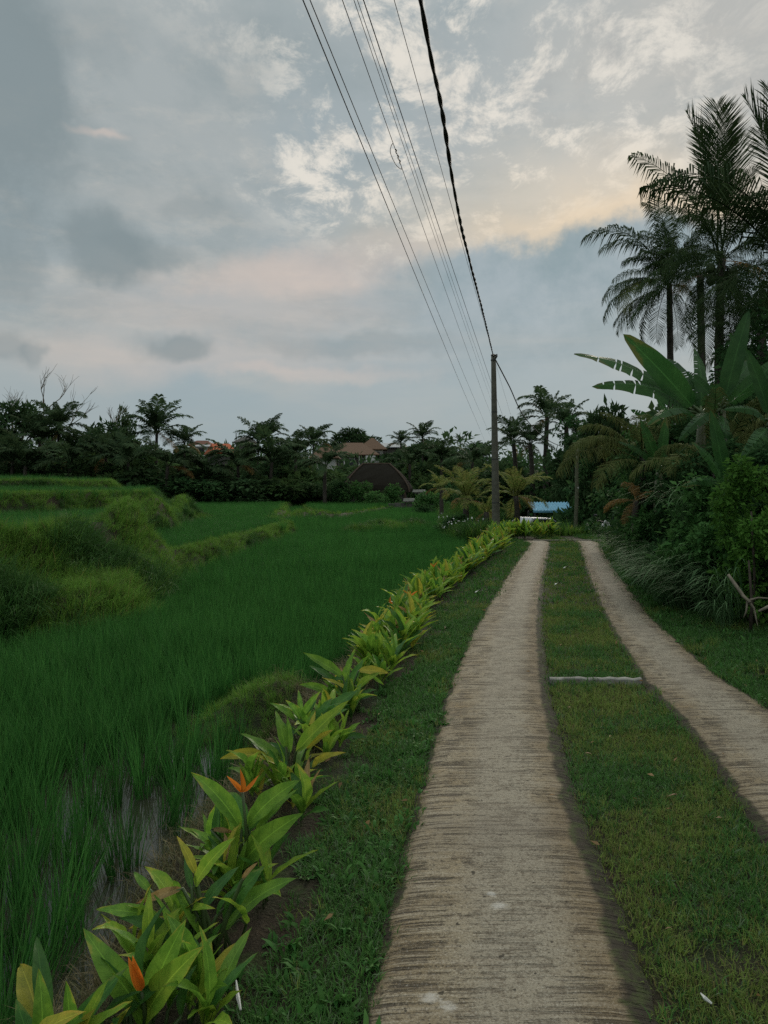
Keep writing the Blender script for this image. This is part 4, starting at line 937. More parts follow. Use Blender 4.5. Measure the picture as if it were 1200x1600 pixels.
def right_side():
    gp = 'tall palms above the thicket on the right'
    # tall palms
    def aimed(o, px, py, d, tips, fr):
        c = P(px, py, d)
        for (tx, ty, ds, v) in tips: aim(o, fr[v], c+Vector((random.uniform(-.1, .1), random.uniform(-.1, .1), random.uniform(-.25, .1))), P(tx, ty, d+ds))
    o = palm_px(1128, 405, 20, 150, FR_NEAR, 12, 'tallest palm on the right with upright feathery fronds', gp, lean=.25, rad=.145, seed=21, nuts=8, dead=1, pattern=[6, 3, 4, 2, 5, 4])
    aimed(o, 1126, 400, 20, [(988, 242, -.4, 1), (1028, 330, .6, 2), (1205, 330, -.6, 2), (1190, 300, 1.2, 1), (1060, 345, 1.4, 2), (1210, 400, .4, 3), (1195, 470, -.6, 3), (1060, 470, -.8, 3), (1170, 530, .6, 4), (1085, 540, .5, 4), (1140, 550, -.8, 4), (1040, 430, -1.0, 3), (1110, 510, 1.6, 4), (1165, 470, 1.9, 3), (1100, 560, -1.2, 5), (1150, 580, 1, 5), (1075, 500, 1.4, 4), (1185, 510, 1.4, 4)], FR_NEAR)
    aimed(o, 1126, 400, 20, [(1074, 176, .4, 0), (1092, 205, -.6, 1), (1120, 162, .2, 0), (1138, 170, -.5, 1), (1152, 215, .8, 0), (1180, 262, .5, 1), (1090, 300, 2, 1)], FR_UP)
    o = palm_px(1046, 445, 24, 105, FR_NEAR, 14, 'leftmost tall palm on the right, round crown with yellowing lower fronds', gp, lean=.1, rad=.13, seed=34, dead=1, pattern=[1, 2, 6, 3, 3, 4, 4, 5])
    aimed(o, 1046, 440, 24, [(914, 372, -.5, 6), (938, 392, .6, 6), (1005, 318, .2, 1), (1022, 306, 1, 1), (1048, 330, -.4, 0), (1064, 342, .5, 0), (945, 470, -.8, 3), (944, 500, .3, 3), (958, 440, 1, 2), (975, 410, -1, 2), (985, 512, -.8, 4), (1005, 540, .5, 4), (1025, 535, -1, 5), (1072, 520, .3, 4), (1085, 470, -.6, 3), (1100, 400, .5, 2), (1090, 370, -.8, 1), (965, 520, 1, 4), (1060, 545, 1, 5), (1030, 350, -1.2, 1), (990, 370, 1.2, 2)], FR_NEAR)
    aimed(o, 1046, 445, 24, [(972, 486, -1.2, 3)], FR_OLIVE)
    o = palm_px(1094, 430, 23, 105, FR_NEAR, 16, 'palm with a bare pale trunk between the leftmost and the tallest palm', gp, lean=.05, rad=.15, seed=27, dead=2)
    o = palm_px(1262, 420, 15.5, 200, FR_NEAR, 16, 'palm at the right edge, its long fronds reaching in from outside', gp, rad=.2, seed=30, pattern=[0, 1, 1, 2, 6, 3, 4])
    aimed(o, 1255, 425, 15.5, [(1028, 284, -1.2, 2), (1010, 290, -1.6, 1), (1130, 470, -1, 3), (1165, 520, -.5, 4), (1150, 420, .6, 2), (1180, 330, -.6, 1)], FR_NEAR)
    aimed(o, 1255, 425, 15.5, [(1164, 152, .6, 0), (1184, 204, -.5, 1), (1198, 132, 0, 0), (1218, 160, .4, 0), (1212, 250, .3, 1)], FR_UP)
    palm_px(1190, 520, 18, 120, FR_NEAR, 22, 'shaggy palm low at the right edge behind the banana plants', gp, rad=.16, seed=33)
    # small palms over the second pole
    o = palm_px(1004, 706, 14, 132, FR_OLIVE, 7, 'young palm drooping olive fronds over the second pole', None, lean=.1, rad=.09, seed=41, dead=0, pattern=[2, 3, 6, 3, 2, 4, 3, 6, 4, 3, 2, 5, 4])
    p = P(1004, 706, 14)
    aimed(o, 1004, 706, 14, [(872, 738, -.3, 2), (885, 706, .3, 2), (905, 668, .5, 2), (940, 645, -.2, 1), (1070, 740, -.5, 2), (1050, 680, .4, 2), (930, 760, -.8, 3)], FR_OLIVE)
    o = palm_px(994, 782, 13.2, 62, FR_DEAD, 9, 'small dying palm with orange dry fronds in the thicket', None, rad=.07, seed=43, dead=0, pattern=[3, 4, 3, 6, 5])
    o = palm_px(1120, 735, 11.5, 150, FR_OLIVE, 9, 'low palm fanning thin fronds behind the bright green bush', None, rad=.1, seed=44, dead=0, pattern=[1, 2, 3, 1, 6])
    # dark trees behind the pole and over the carport
    g = 'dark trees at the end of the path'
    tree_px(842, 690, 56, 120, ('low', 0), 'dark spreading tree directly behind the blue roof', g); tree_px(905, 655, 42, 110, ('round', 0), 'dark tree rising behind the second pole', g)
    tree_px(962, 598, 33, 110, ('round', 0), 'rounded dark tree left of the banana plants', g); tree_px(800, 690, 56, 80, ('low', 2), 'dense dark tree right of the concrete pole', g)
    tree_px(868, 720, 48, 110, ('low', 2), 'shadowy low tree above the blue roof', g); tree_px(930, 720, 34, 90, ('low', 2), 'shadowy low tree right of the second pole', g); tree_px(765, 722, 60, 70, ('low', 2), 'small dark tree touching the concrete pole on its left', g)
    gp2 = 'palms behind the concrete pole'
    palm_px(855, 652, 50, 60, FR_FAR, 18, 'tallest palm behind the carport, spiky against the sky', gp2, rad=.2, seed=51); palm_px(802, 690, 52, 50, FR_FAR, 18, 'palm touching the sky just right of the concrete pole', gp2, rad=.2, seed=52); palm_px(885, 664, 46, 52, FR_FAR, 18, 'palm right of the tallest palm behind the carport', gp2, rad=.2, seed=53)
    palm_px(828, 694, 48, 46, FR_FAR, 16, 'low palm below the tallest palm behind the carport', gp2, rad=.2, seed=54)
    gg = 'golden palms in the garden by the pole'
    def gold(px, base_py, crown_py, d, lpx, nf, lab, seed):
        p = P(px, crown_py, d); return palm((p.x, d, Hh(p.x, d)-.05), p, lpx*d/1160, FR_GOLD, nf, lab, gg, rad=.14, seed=seed, dead=2, pattern=[0, 1, 1, 2, 1, 2, 6, 3, 2, 3, 6, 4, 3, 4, 5])
    gold(728, 830, 778, 29, 66, 20, 'yellow green palm shrub just left of the concrete pole', 61); gold(806, 830, 775, 30, 66, 20, 'brighter yellow green palm shrub just right of the concrete pole', 62)
    gold(690, 800, 762, 44, 34, 14, 'small yellowish palm farther left beside the stone wall', 63); gold(760, 830, 800, 27.5, 40, 12, 'low drooping golden palm at the pole foot', 64)
    # banana plants
    bl = [broad_leaf('banana_leaf', M['banana'], .27, b, f, tw, .03, n=22, tear=te, seed=70+i, pw=.5) for i, (b, f, tw, te) in enumerate(((.04, .25, .2, 0), (.16, -.2, -.3, 7), (.10, .1, .5, 12), (.22, -.35, .1, 14)))]
    def banana(bpx, bd, cpy, lab, leaves, seed):
        c = P(bpx, cpy, bd); z0 = Hh(c.x, bd)-.1; o = empty('banana_plant', (c.x, bd, z0), lab, 'banana plant', 'banana plants in the thicket')
        m = MB(); H = c.z-z0; m.tube([(0, 0, 0), (.03, 0, H*.4), (0, .02, H*.8), (0, 0, H)], [.13, .11, .085, .05], 10); m.build('pseudostem', M['pseudostem'], o, True)
        for (tpx, tpy, td, v, hint, ws) in leaves:
            t = P(tpx, tpy, td); b = c; mid = b.lerp(t, .12)
            m = MB(); m.tube([b-o.location, (b.lerp(mid, .5)-o.location)+Vector((0, 0, .03)), mid-o.location+Vector((0, 0, .02))], [.035, .026, .02], 6); m.build('stalk', M['stem'], o, True)
            lay_leaf(o, bl[v], mid, t, hint, 'leaf', ws)
        return o
    banana(1096, 12, 650, 'banana plant with one broad upright leaf against the sky', [(974, 522, 11.6, 0, (-.5, -1, .45), .95), (897, 553, 12.0, 1, (-.2, -1, .9), .75), (925, 604, 11.8, 3, (-.2, -1, .8), .8), (1040, 560, 13, 2, (.2, -1, .5), .8), (1010, 665, 11.2, 3, (0, -.6, 1), .8), (1175, 560, 12.4, 2, (.4, -.9, .4), 1), (1085, 545, 12.8, 1, (0, -1, .5), .7), (1150, 700, 11.4, 3, (0, -.7, .8), .9)], 1)
    banana(1128, 11, 640, 'banana plant with a pair of tall leaves leaning right', [(1170, 485, 11, 0, (-.6, -1, .3), .85), (1180, 610, 10.6, 2, (.2, -.8, .8), .9), (1072, 580, 11.3, 2, (-.3, -.9, .5), .9), (1215, 560, 11.2, 1, (.3, -1, .4), .9), (1060, 690, 10.6, 3, (-.2, -.8, .7), .85), (1120, 720, 10.5, 3, (0, -1, .5), .9)], 2)
    banana(1205, 9.6, 660, 'banana plant cut by the right edge with hanging leaves', [(1165, 545, 9.6, 0, (0, -1, .3), .9), (1130, 640, 9.4, 3, (-.2, -.9, .6), .85), (1150, 735, 9.2, 3, (-.3, -1, .3), .9), (1260, 540, 9.4, 1, (.3, -1, .4), .9), (1215, 740, 9, 2, (0, -1, .2), .9)], 3)
    banana(1055, 15, 690, 'banana plant deep in the thicket behind the dying palm', [(985, 640, 14.6, 2, (-.2, -.9, .6), .8), (1020, 610, 15, 1, (0, -1, .5), .7), (1110, 630, 15, 2, (.2, -1, .5), .9), (1130, 700, 14.5, 3, (.2, -.9, .5), .8), (1000, 730, 14.3, 3, (-.2, -1, .4), .8)], 4)
    banana(1180, 13, 640, 'banana plant behind the pair of tall leaves near the right edge', [(1140, 520, 13, 0, (.1, -1, .3), .9), (1230, 590, 13, 2, (.2, -1, .4), .9), (1100, 600, 13, 2, (-.2, -1, .4), .9), (1190, 750, 12.6, 3, (0, -1, .3), .9)], 5)
    banana(1030, 12.6, 735, 'small banana plant with drooping leaves over the orange dying palm', [(965, 690, 12.3, 1, (-.2, -1, .7), .8), (1000, 655, 12.6, 2, (-.3, -1, .4), .9), (1090, 690, 12.3, 3, (.2, -1, .6), .9), (1040, 650, 12.8, 0, (0, -1, .3), .8)], 6)
    banana(1135, 9.8, 760, 'low banana plant rising behind the bright green bush', [(1080, 690, 9.7, 1, (-.3, -1, .6), .85), (1110, 640, 9.8, 0, (-.2, -1, .3), .8), (1185, 670, 9.8, 2, (.3, -1, .4), .9), (1065, 760, 9.4, 3, (-.2, -1, .6), .9)], 7)
    # thicket
    def bush(px, py, d, wpx, mat, n, ls, lab, name='bush', zbase=None, seed=0, asp=.5, lean=0, grp='bushes of the thicket on the right'):
        r = random.Random(seed); p = P(px, py, d); z0 = Hh(p.x, d) if zbase is None else zbase; W = wpx*d/1160/2; H = p.z-z0; D2 = min(W, 1.1)
        o = empty(name, (p.x, d, z0), lab, 'bush', grp); cl = []
        nc = int(18+10*H)
        for i in range(nc):
            a = r.uniform(0, 2*PI); q = math.sqrt(r.random()); zz = (i+.5)/nc
            k = math.sqrt(max(.12, 1-(max(0, zz-.35)*1.45)**2)); R = r.uniform(.24, .42)*min(W, H*.55, .9); cl.append((math.cos(a)*(W-R*.6)*q*k, math.sin(a)*(D2-R*.4)*q*k, R*.6+(H-R*1.2)*zz, R, .85))
        area = W*H*2; n = int(min(9000, max(n, area*2.6/(ls*ls*asp))))
        link('foliage', crown_mesh('foliage', cl, n, ls*1.15, mat, seed, asp, .35), o)
        m = MB()
        for i in range(4): limbs(m, (r.uniform(-.1, .1), r.uniform(-.1, .1), -.1), [cl[i*4][:3]], .025, r, 5)
        m.build('stems', M['bark'], o); return o
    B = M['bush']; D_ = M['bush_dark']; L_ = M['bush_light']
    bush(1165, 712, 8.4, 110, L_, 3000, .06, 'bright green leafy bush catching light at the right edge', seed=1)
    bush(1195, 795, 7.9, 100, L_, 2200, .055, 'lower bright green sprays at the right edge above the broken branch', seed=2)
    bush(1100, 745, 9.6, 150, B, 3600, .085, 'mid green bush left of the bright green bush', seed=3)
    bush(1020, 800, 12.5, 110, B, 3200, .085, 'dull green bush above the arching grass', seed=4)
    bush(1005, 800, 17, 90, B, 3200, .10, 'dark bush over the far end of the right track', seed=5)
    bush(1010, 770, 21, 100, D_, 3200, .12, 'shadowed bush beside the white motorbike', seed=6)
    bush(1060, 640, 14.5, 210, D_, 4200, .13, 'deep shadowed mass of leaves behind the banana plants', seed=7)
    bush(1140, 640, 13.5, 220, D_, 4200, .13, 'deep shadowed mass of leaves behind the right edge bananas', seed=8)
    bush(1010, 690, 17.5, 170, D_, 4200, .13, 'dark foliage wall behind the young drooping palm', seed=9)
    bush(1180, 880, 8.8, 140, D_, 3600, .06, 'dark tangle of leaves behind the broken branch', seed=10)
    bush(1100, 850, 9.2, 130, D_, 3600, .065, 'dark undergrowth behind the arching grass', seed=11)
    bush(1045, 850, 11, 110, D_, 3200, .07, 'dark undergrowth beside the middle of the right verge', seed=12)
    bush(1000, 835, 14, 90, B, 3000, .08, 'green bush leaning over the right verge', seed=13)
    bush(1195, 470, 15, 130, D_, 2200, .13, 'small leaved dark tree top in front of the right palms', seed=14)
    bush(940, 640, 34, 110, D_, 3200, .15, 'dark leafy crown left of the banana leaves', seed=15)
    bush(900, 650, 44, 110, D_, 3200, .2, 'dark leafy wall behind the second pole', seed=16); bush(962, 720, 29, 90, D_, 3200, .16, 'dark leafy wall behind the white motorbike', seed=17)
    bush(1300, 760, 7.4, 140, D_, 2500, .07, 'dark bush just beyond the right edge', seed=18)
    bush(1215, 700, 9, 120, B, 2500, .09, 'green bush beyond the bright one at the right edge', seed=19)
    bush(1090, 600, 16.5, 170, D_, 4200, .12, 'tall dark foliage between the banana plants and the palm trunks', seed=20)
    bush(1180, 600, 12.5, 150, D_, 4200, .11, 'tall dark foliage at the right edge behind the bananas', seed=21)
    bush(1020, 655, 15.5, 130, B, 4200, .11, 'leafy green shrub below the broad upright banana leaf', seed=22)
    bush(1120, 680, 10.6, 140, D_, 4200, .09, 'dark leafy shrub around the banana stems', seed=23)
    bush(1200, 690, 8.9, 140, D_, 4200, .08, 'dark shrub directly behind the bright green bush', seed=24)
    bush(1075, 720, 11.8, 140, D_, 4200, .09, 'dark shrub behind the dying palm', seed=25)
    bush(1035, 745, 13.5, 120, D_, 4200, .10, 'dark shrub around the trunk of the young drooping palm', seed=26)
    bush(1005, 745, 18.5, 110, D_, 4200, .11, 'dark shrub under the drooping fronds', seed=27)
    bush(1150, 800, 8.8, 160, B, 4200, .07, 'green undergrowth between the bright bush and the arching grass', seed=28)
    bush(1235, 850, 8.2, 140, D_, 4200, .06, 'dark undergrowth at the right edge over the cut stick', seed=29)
    gs = 'garden shrubs around the concrete pole'
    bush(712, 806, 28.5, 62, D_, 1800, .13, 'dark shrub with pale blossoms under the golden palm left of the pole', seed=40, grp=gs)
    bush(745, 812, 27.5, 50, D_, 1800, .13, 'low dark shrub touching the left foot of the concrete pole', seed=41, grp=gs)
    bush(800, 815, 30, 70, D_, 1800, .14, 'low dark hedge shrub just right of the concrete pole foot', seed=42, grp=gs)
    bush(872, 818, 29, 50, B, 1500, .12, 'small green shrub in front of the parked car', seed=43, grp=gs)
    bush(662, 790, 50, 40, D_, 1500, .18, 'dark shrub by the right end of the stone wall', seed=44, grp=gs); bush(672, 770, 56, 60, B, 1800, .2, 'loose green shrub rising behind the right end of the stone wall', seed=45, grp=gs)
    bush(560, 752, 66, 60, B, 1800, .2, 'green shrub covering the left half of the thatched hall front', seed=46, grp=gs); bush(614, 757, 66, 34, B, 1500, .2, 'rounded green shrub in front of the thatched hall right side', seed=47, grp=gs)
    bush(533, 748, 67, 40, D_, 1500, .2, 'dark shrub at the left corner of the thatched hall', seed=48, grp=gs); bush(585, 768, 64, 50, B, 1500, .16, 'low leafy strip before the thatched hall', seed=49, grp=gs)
    bl_ = crown_mesh('blossom', [(-.4, -.6, .5, .35), (.3, -.6, .4, .35), (.8, -.5, .35, .3)], 60, .09, M['white'], 3, .8)
    p = P(712, 825, 27.6); tag(link('flowers', bl_, None, (p.x, p.y, Hh(p.x, p.y))), 'scatter of small white blossoms low on the dark shrub left of the pole', 'flowers')
    r = np.random.default_rng(14); cl = [(x, y, r.uniform(.8, 4.6), r.uniform(1.1, 1.9)) for x, y in zip(r.uniform(9, 30, 80), r.uniform(19, 48, 80)) if x > 5+y*.24]
    o = link('woodland', crown_mesh('woodland', cl, 24000, .42, M['crown'], 15)); tag(o, kind='stuff')
    bush(1150, 535, 17.5, 130, D_, 4200, .13, 'dark leafy crown filling the gap under the tallest palm', seed=50)
    bush(1200, 430, 18.5, 110, D_, 3600, .13, 'high dark leafy crown at the right edge below the palm fronds', seed=51)
    # clumps of long arching grass
    ag = []
    for s in range(3):
        V = []; F = []; r = random.Random(200+s)
        for i in range(34):
            a = r.gauss(PI*1.10, .42); L = r.uniform(.75, 1.2); w = r.uniform(.006, .010); t0 = r.uniform(.1, .5); x = z = 0; b = len(V); N = 9; sx, sy = r.uniform(-.14, .14), r.uniform(-.14, .14)
            for k in range(N+1):
                t = k/N; ww = w*(1-t)**.5*(.6+.4*min(1, t*4)); c, s_ = math.cos(a), math.sin(a)
                V += [(sx+c*x-s_*ww, sy+s_*x+c*ww, z), (sx+c*x+s_*ww, sy+s_*x-c*ww, z)]
                an = t0+t**1.4*2.1; x += math.sin(an)*L/N; z += math.cos(an)*L/N
            F += [(b+2*k, b+2*k+1, b+2*k+3, b+2*k+2) for k in range(N)]
        ag.append(np_mesh('arching_grass', V, [F], M['arch'], smooth=True))
    spots = [(1040, 925, 9.6, 1.15), (1065, 940, 9.3, 1.2), (1090, 950, 8.8, 1.2), (1020, 905, 10.6, 1.1), (1075, 905, 10.0, 1.3), (1050, 890, 10.6, 1.2), (1000, 885, 12.5, 1.2), (990, 870, 14.5, 1.0), (1110, 935, 9.0, 1.2), (1125, 900, 9, 1.2), (1080, 835, 10, 1.2), (1110, 968, 8.3, .9), (1135, 985, 7.9, .8), (1062, 948, 9.0, .9), (1030, 925, 9.8, .9), (1008, 900, 11.2, .95), (985, 880, 13.2, .9), (968, 862, 16, .9), (1150, 960, 8.0, 1.0)]
    for i, (px, py, d, s) in enumerate(spots):
        p = P(px, py, d); z = Hh(p.x, d); z = max(z, min(p.z, z+1.4)) if i >= 10 else z
        o = link('reed_clump', ag[i % 3], None, (p.x, d, z-.02), (0, 0, random.uniform(-.5, .5)), s)
        tag(o, '%s clump of long arching grass along the right verge, counted from the broken branch' % ORD[sorted(range(len(spots)), key=lambda q: spots[q][2]).index(i)], 'grass clump', 'arching grass clumps along the right verge', 'thing')
    # broken branch and twigs
    r_ = empty('broken_branch', P(1140, 905, 7.4), 'broken pale branch leaning out of the thicket above the right verge', 'branch'); b0 = r_.location
    m = MB(); m.tube([P(1138, 898, 7.5)-b0, P(1150, 915, 7.4)-b0, P(1162, 932, 7.3)-b0, P(1172, 941, 7.2)-b0], [.015, .018, .017, .014], 8); m.build('limb', M['palebark'], r_, True)
    m = MB(); m.tube([P(1168, 938, 7.25)-b0, P(1178, 950, 7.2)-b0, P(1181, 965, 7.2)-b0, P(1184, 978, 7.15)-b0], [.014, .012, .008, .004], 6); m.tube([P(1168, 938, 7.25)-b0, P(1166, 955, 7.2)-b0, P(1162, 965, 7.2)-b0], [.012, .008, .004], 6); m.tube([P(1170, 938, 7.25)-b0, P(1185, 934, 7.3)-b0, P(1215, 936, 7.3)-b0], [.012, .01, .008], 6); m.build('twig', M['palebark'], r_, True)
    m = MB(); m.tube([P(1186, 955, 7.1), P(1200, 948, 7.15), P(1240, 930, 7.3)], [.012, .016, .018], 8); tag(m.build('fallen_stick', M['palebark'], None, True), 'short cut stick poking in at the right edge below the broken branch', 'stick')
    for (px, py, d) in ((1172, 960, 7.6), (1176, 880, 7.9)):
        p = P(px, py, d); z = Hh(p.x, d); m = MB(); m.tube([(0, 0, 0), (.02, 0, (p.z-z)*.5+.2), (0, .03, (p.z-z)+.55)], [.02, .016, .010], 6)
        tag(m.build('sapling_stem', M['bark'], None, True, loc=(p.x, d, z)), 'slender bare sapling stem behind the broken branch' if py > 900 else 'thin upright stem deeper behind the broken branch', 'sapling')
right_side()

# ------------------------------------------------------------------ houses, carport, vehicles
def hip_roof(w, d, h, ridge, over, thick=.12):
    a, b = w/2+over, d/2+over; r = ridge/2; m = MB()
    m.add([(-a, -b, 0), (a, -b, 0), (a, b, 0), (-a, b, 0), (-r, 0, h), (r, 0, h), (-a, -b, -thick), (a, -b, -thick), (a, b, -thick), (-a, b, -thick)],
          [(0, 1, 5, 4), (1, 2, 5), (2, 3, 4, 5), (3, 0, 4), (6, 7, 1, 0), (7, 8, 2, 1), (8, 9, 3, 2), (9, 6, 0, 3), (9, 8, 7, 6)]); return m
def house(px, eave_py, d, w, dep, wall, roofh, ridge, label, wm, rm, over=.7, rz=0, wins=(), cols=0, cap=None, name='house', below=5.0):
    p = P(px, eave_py, d); z0 = p.z-wall; o = empty(name, (p.x, d, z0), label, 'house', None, rz)
    m = MB(); m.box((0, 0, wall/2-below/2), (w, dep, wall+below)); m.build('wall', wm, o)
    rf = hip_roof(w, dep, roofh, ridge, over).build('roof', rm, o, loc=(0, 0, wall+.05))
    if cap:
        a, b = w/2+over, dep/2+over; r = ridge/2
        for q in (((-a, -b, .03), (-r, 0, roofh+.05)), ((a, -b, .03), (r, 0, roofh+.05)), ((-r, 0, roofh+.05), (r, 0, roofh+.05)), ((a, b, .03), (r, 0, roofh+.05)), ((-a, b, .03), (-r, 0, roofh+.05))):
            m = MB(); m.tube(q, cap[1], 6); m.build('ridge_cap', cap[0], rf)
    for (x, z, ww, hh) in wins:
        m = MB(); m.box((x, -dep/2-.02, z), (ww, .08, hh)); f = m.build('window', M['white'] if wm != M['white'] else M['wood'], o)
        m = MB(); m.box((x, -dep/2-.07, z), (ww-.14, .03, hh-.14)); m.build('pane', M['glass'], f)
    for i in range(cols):
        x = -w/2-.1+(w+.2)*i/(cols-1); m = MB(); m.box((x, -dep/2-over*.6, wall/2), (.16, .16, wall)); m.build('column', M['white'], o)
    return o
def buildings():
    house(551, 712, 112, 6.4, 5, 2.6, 1.9, 3.0, 'house with a low brown hipped roof and a white wall corner in the far trees', M['white'] if False else M['stone'], M['tile'], .9, cols=4, wins=((-1.5, 1.4, .9, 1.4), (0, 1.4, .9, 1.4), (1.5, 1.4, .9, 1.4)))
    p = P(579, 719, 107); m = MB(); m.box((0, 0, 0), (1.4, .3, 2.6)); tag(m.build('white_wall', M['white'], None, loc=p-Vector((0, 0, .65))), 'bright white wall panel at the right end of the brown roofed house', 'wall')
    house(582, 703, 120, 3.4, 3.4, 2.4, 1.9, .3, 'small square house with a pointed brown roof behind the brown roofed house', M['white'], M['tile'], .7, wins=((.8, 1.3, .8, 1.3),))
    house(610, 700, 126, 4.6, 4, 1.6, .8, 4.8, 'grey metal roofed shed right of the pointed brown roof', M['stone'], M['metalroof'], .5, rz=-.15)
    house(508, 716, 104, 3.0, 3, 2.2, 1.5, 1.0, 'small house with a tan roof half hidden by the upright palm', M['white'], M['tile'], .6)
    house(316, 697, 140, 3.6, 4, 2, 1.0, 2.0, 'small dark roofed house far off at the left of the orange roof', M['white'], M['redtile'], .6)
    house(331, 699, 108, 4.2, 4, 1.4, .35, 4, 'long white walled building above the orange roof', M['white'], M['metalroof'], .2, wins=((-1, .8, .7, .8), (.6, .8, .7, .8)))
    house(345, 709, 98, 2.6, 4, 1.4, 1.3, 2.4, 'house with a bright orange tiled roof among the far trees', M['stone'], M['orangetile'], .3, rz=.5)
    house(384, 692, 135, 3.0, 3, 2, 1.1, 1.0, 'small grey roofed house left of the dense palm', M['stone'], M['stone'], .5)
    house(731, 730, 96, 3.4, 3, 2, .8, 3.2, 'small house with a dull red roof left of the concrete pole', M['stone'], M['redtile'], .4)
    p = P(369, 676, 150); z0 = Hh(p.x, 150); o = empty('radio_mast', (p.x, 150, z0), 'thin radio mast on the horizon right of the orange roof', 'mast'); H = p.z-z0
    m = MB()
    for sx, sy in ((-.15, -.1), (.15, -.1), (0, .18)): m.tube([(sx, sy, 0), (sx*.4, sy*.4, H)], .04, 5)
    m.build('lattice', M['metalroof'], o); m = MB()
    for k in range(8): m.tube([(-.14, -.1, H*(k+.3)/8), (.14, -.1, H*(k+.8)/8)], .025, 4)
    m.build('brace', M['metalroof'], o)
    # thatched hall
    p = P(588, 772, 72); z0 = p.z; o = empty('thatched_hall', (p.x, 72, z0-.9), 'wide hall under a big dark thatched roof with pale ridge edges', 'hall')
    m = MB(); m.box((0, 0, .3), (5.8, 4.2, 1.6)); m.build('wall', M['stone'], o)
    m = MB(); NR = 9; v = []; f = []
    for i in range(NR):
        q = i/(NR-1); a_ = 3.55+(1.45-3.55)*q**1.6; b_ = 2.65+(.08-2.65)*q**1.6; z_ = 2.7*q
        for k in range(24):
            g_ = 2*PI*k/24; cx_, cy_ = math.cos(g_), math.sin(g_); n_ = 5
            rr_ = (abs(cx_)**n_+abs(cy_)**n_)**(-1/n_); w_ = 1+.012*math.sin(k*5.1+i*2.3); v.append((cx_*rr_*a_*w_, cy_*rr_*b_*w_, z_+.03*math.sin(k*3.7+i*1.9)))
    f = [(i*24+k, i*24+(k+1) % 24, (i+1)*24+(k+1) % 24, (i+1)*24+k) for i in range(NR-1) for k in range(24)]+[tuple(range(24))[::-1], tuple((NR-1)*24+k for k in range(24))]
    m.add(v, f); rf = m.build('roof', M['thatch'], o, loc=(0, 0, 1.1))
    def edge_(sx, sy):
        out = []
        for i in range(9):
            q = i/8; out.append((sx*(3.55-2.1*q**1.6)*.885, sy*(2.65-2.57*q**1.6)*.885, 2.72*q+.03))
        return out
    for q in (edge_(1, -1), edge_(-1, -1), edge_(1, 1), edge_(-1, 1), [(-1.4, 0, 2.75), (1.4, 0, 2.75)]):
        m = MB(); m.tube(q, .08, 6); m.build('ridge_cap', M['thatchcap'], rf)
    for x in (-2.7, -.9, .9, 2.7):
        m = MB(); m.box((x, -2.55, .3), (.16, .16, 1.6)); m.build('post', M['wood'], o)
    # low stone wall with pale blocks
    a, b = P(606, 788, 62), P(694, 786, 60); o = empty('garden_wall', (a+b)/2-Vector((0, 0, .35)), 'low dark stone wall at the far edge of the rice field', 'wall'); W = b.x-a.x
    for k in range(9):
        m = MB(); m.box((-W/2+W*(k+.5)/9, 0, .12+.02*(k % 2)), (W/9-.03, .3, .5+.05*(k % 3)), 0, .96); m.build('stone', M['stone'], o)
    pale = solid('pale_stone', (.40, .39, .35, 1), .9, .2, 3, .4, .4)
    for (px, py, d, sx, sz, lab) in ((640, 781, 61, 1.0, .25, 'pale flat stone slab lying on the garden wall'), (655, 767, 64, 1.1, .22, 'stone cap of the small garden gate pillar'), (659, 775, 64, .8, .55, 'grey stone garden pillar beside the thatched hall')):
        m = MB(); m.box((0, 0, 0), (sx, .6, sz), .1, .9); o = m.build('stone_block', pale if sz < .5 else M['stone'], None, loc=P(px, py, d)); tag(o, lab, 'stone')
        m = MB(); m.box((0, 0, -sz/2-.06), (sx*.8, .5, .1), .1); m.build('base', M['stone'], o)
    # carport with blue roof
    p = P(862, 792, 37); z0 = Hh(p.x, 37); H = p.z-z0; o = empty('carport', (p.x, 37, z0), 'open carport with a pale blue corrugated roof past the end of the path', 'carport')
    m = MB(); n = 26; v = []; wd = 2.3
    for i in range(n+1):
        x = -1.15+wd*i/n; zz = .03*math.cos(i*PI); v += [(x*.92, -.9, H-.16+zz), (x*.86, .9, H+.22+zz)]
    m.add(v, [(2*i, 2*i+2, 2*i+3, 2*i+1) for i in range(n)]); ro = m.build('roof', M['bluetarp'], o); sol = ro.modifiers.new('sheet', 'SOLIDIFY'); sol.thickness = .03
    m = MB(); m.box((0, -.93, H-.2), (2.2, .05, .1)); m.build('fascia', M['bluetarp'], o)
    for sx in (-1, 1):
        for sy in (-.8, .8):
            m = MB(); m.box((sx, sy, H/2-.12), (.08, .08, H-.2)); m.build('post', M['iron'], o)
    # silver car under it: two boxes of a saloon drawn as a side profile swept across
    p = P(845, 818, 34); z0 = Hh(p.x, 34); o = empty('parked_car', (p.x, 34.6, z0), 'silver car parked below the blue roof, bonnet and windscreen showing', 'car', None, math.radians(205))
    prof = [(-1.9, .35), (-1.95, .62), (-1.75, .78), (-.95, .92), (-.35, 1.36), (.75, 1.40), (1.35, .98), (1.85, .92), (1.95, .6), (1.9, .35)]
    m = MB(); v = []
    for sy in (-1, 1):
        for (x, z) in prof: v.append((x, sy*(.78 if z < 1 else .62), z))
    k = len(prof); m.add(v, [tuple(range(k))[::-1], tuple(range(k, 2*k))]+[(i, (i+1) % k, k+(i+1) % k, k+i) for i in range(k)]); bo = m.build('body', M['silver'], o)
    bv = bo.modifiers.new('edge', 'BEVEL'); bv.width = .05; bv.segments = 2
    m = MB(); m.add([(-.97, -.58, .97), (-.97, .58, .97), (-.40, .54, 1.36), (-.40, -.54, 1.36)], [(0, 1, 2, 3)]); w_ = m.build('windscreen', M['glass'], o); w_.location = (-.03, 0, .02)
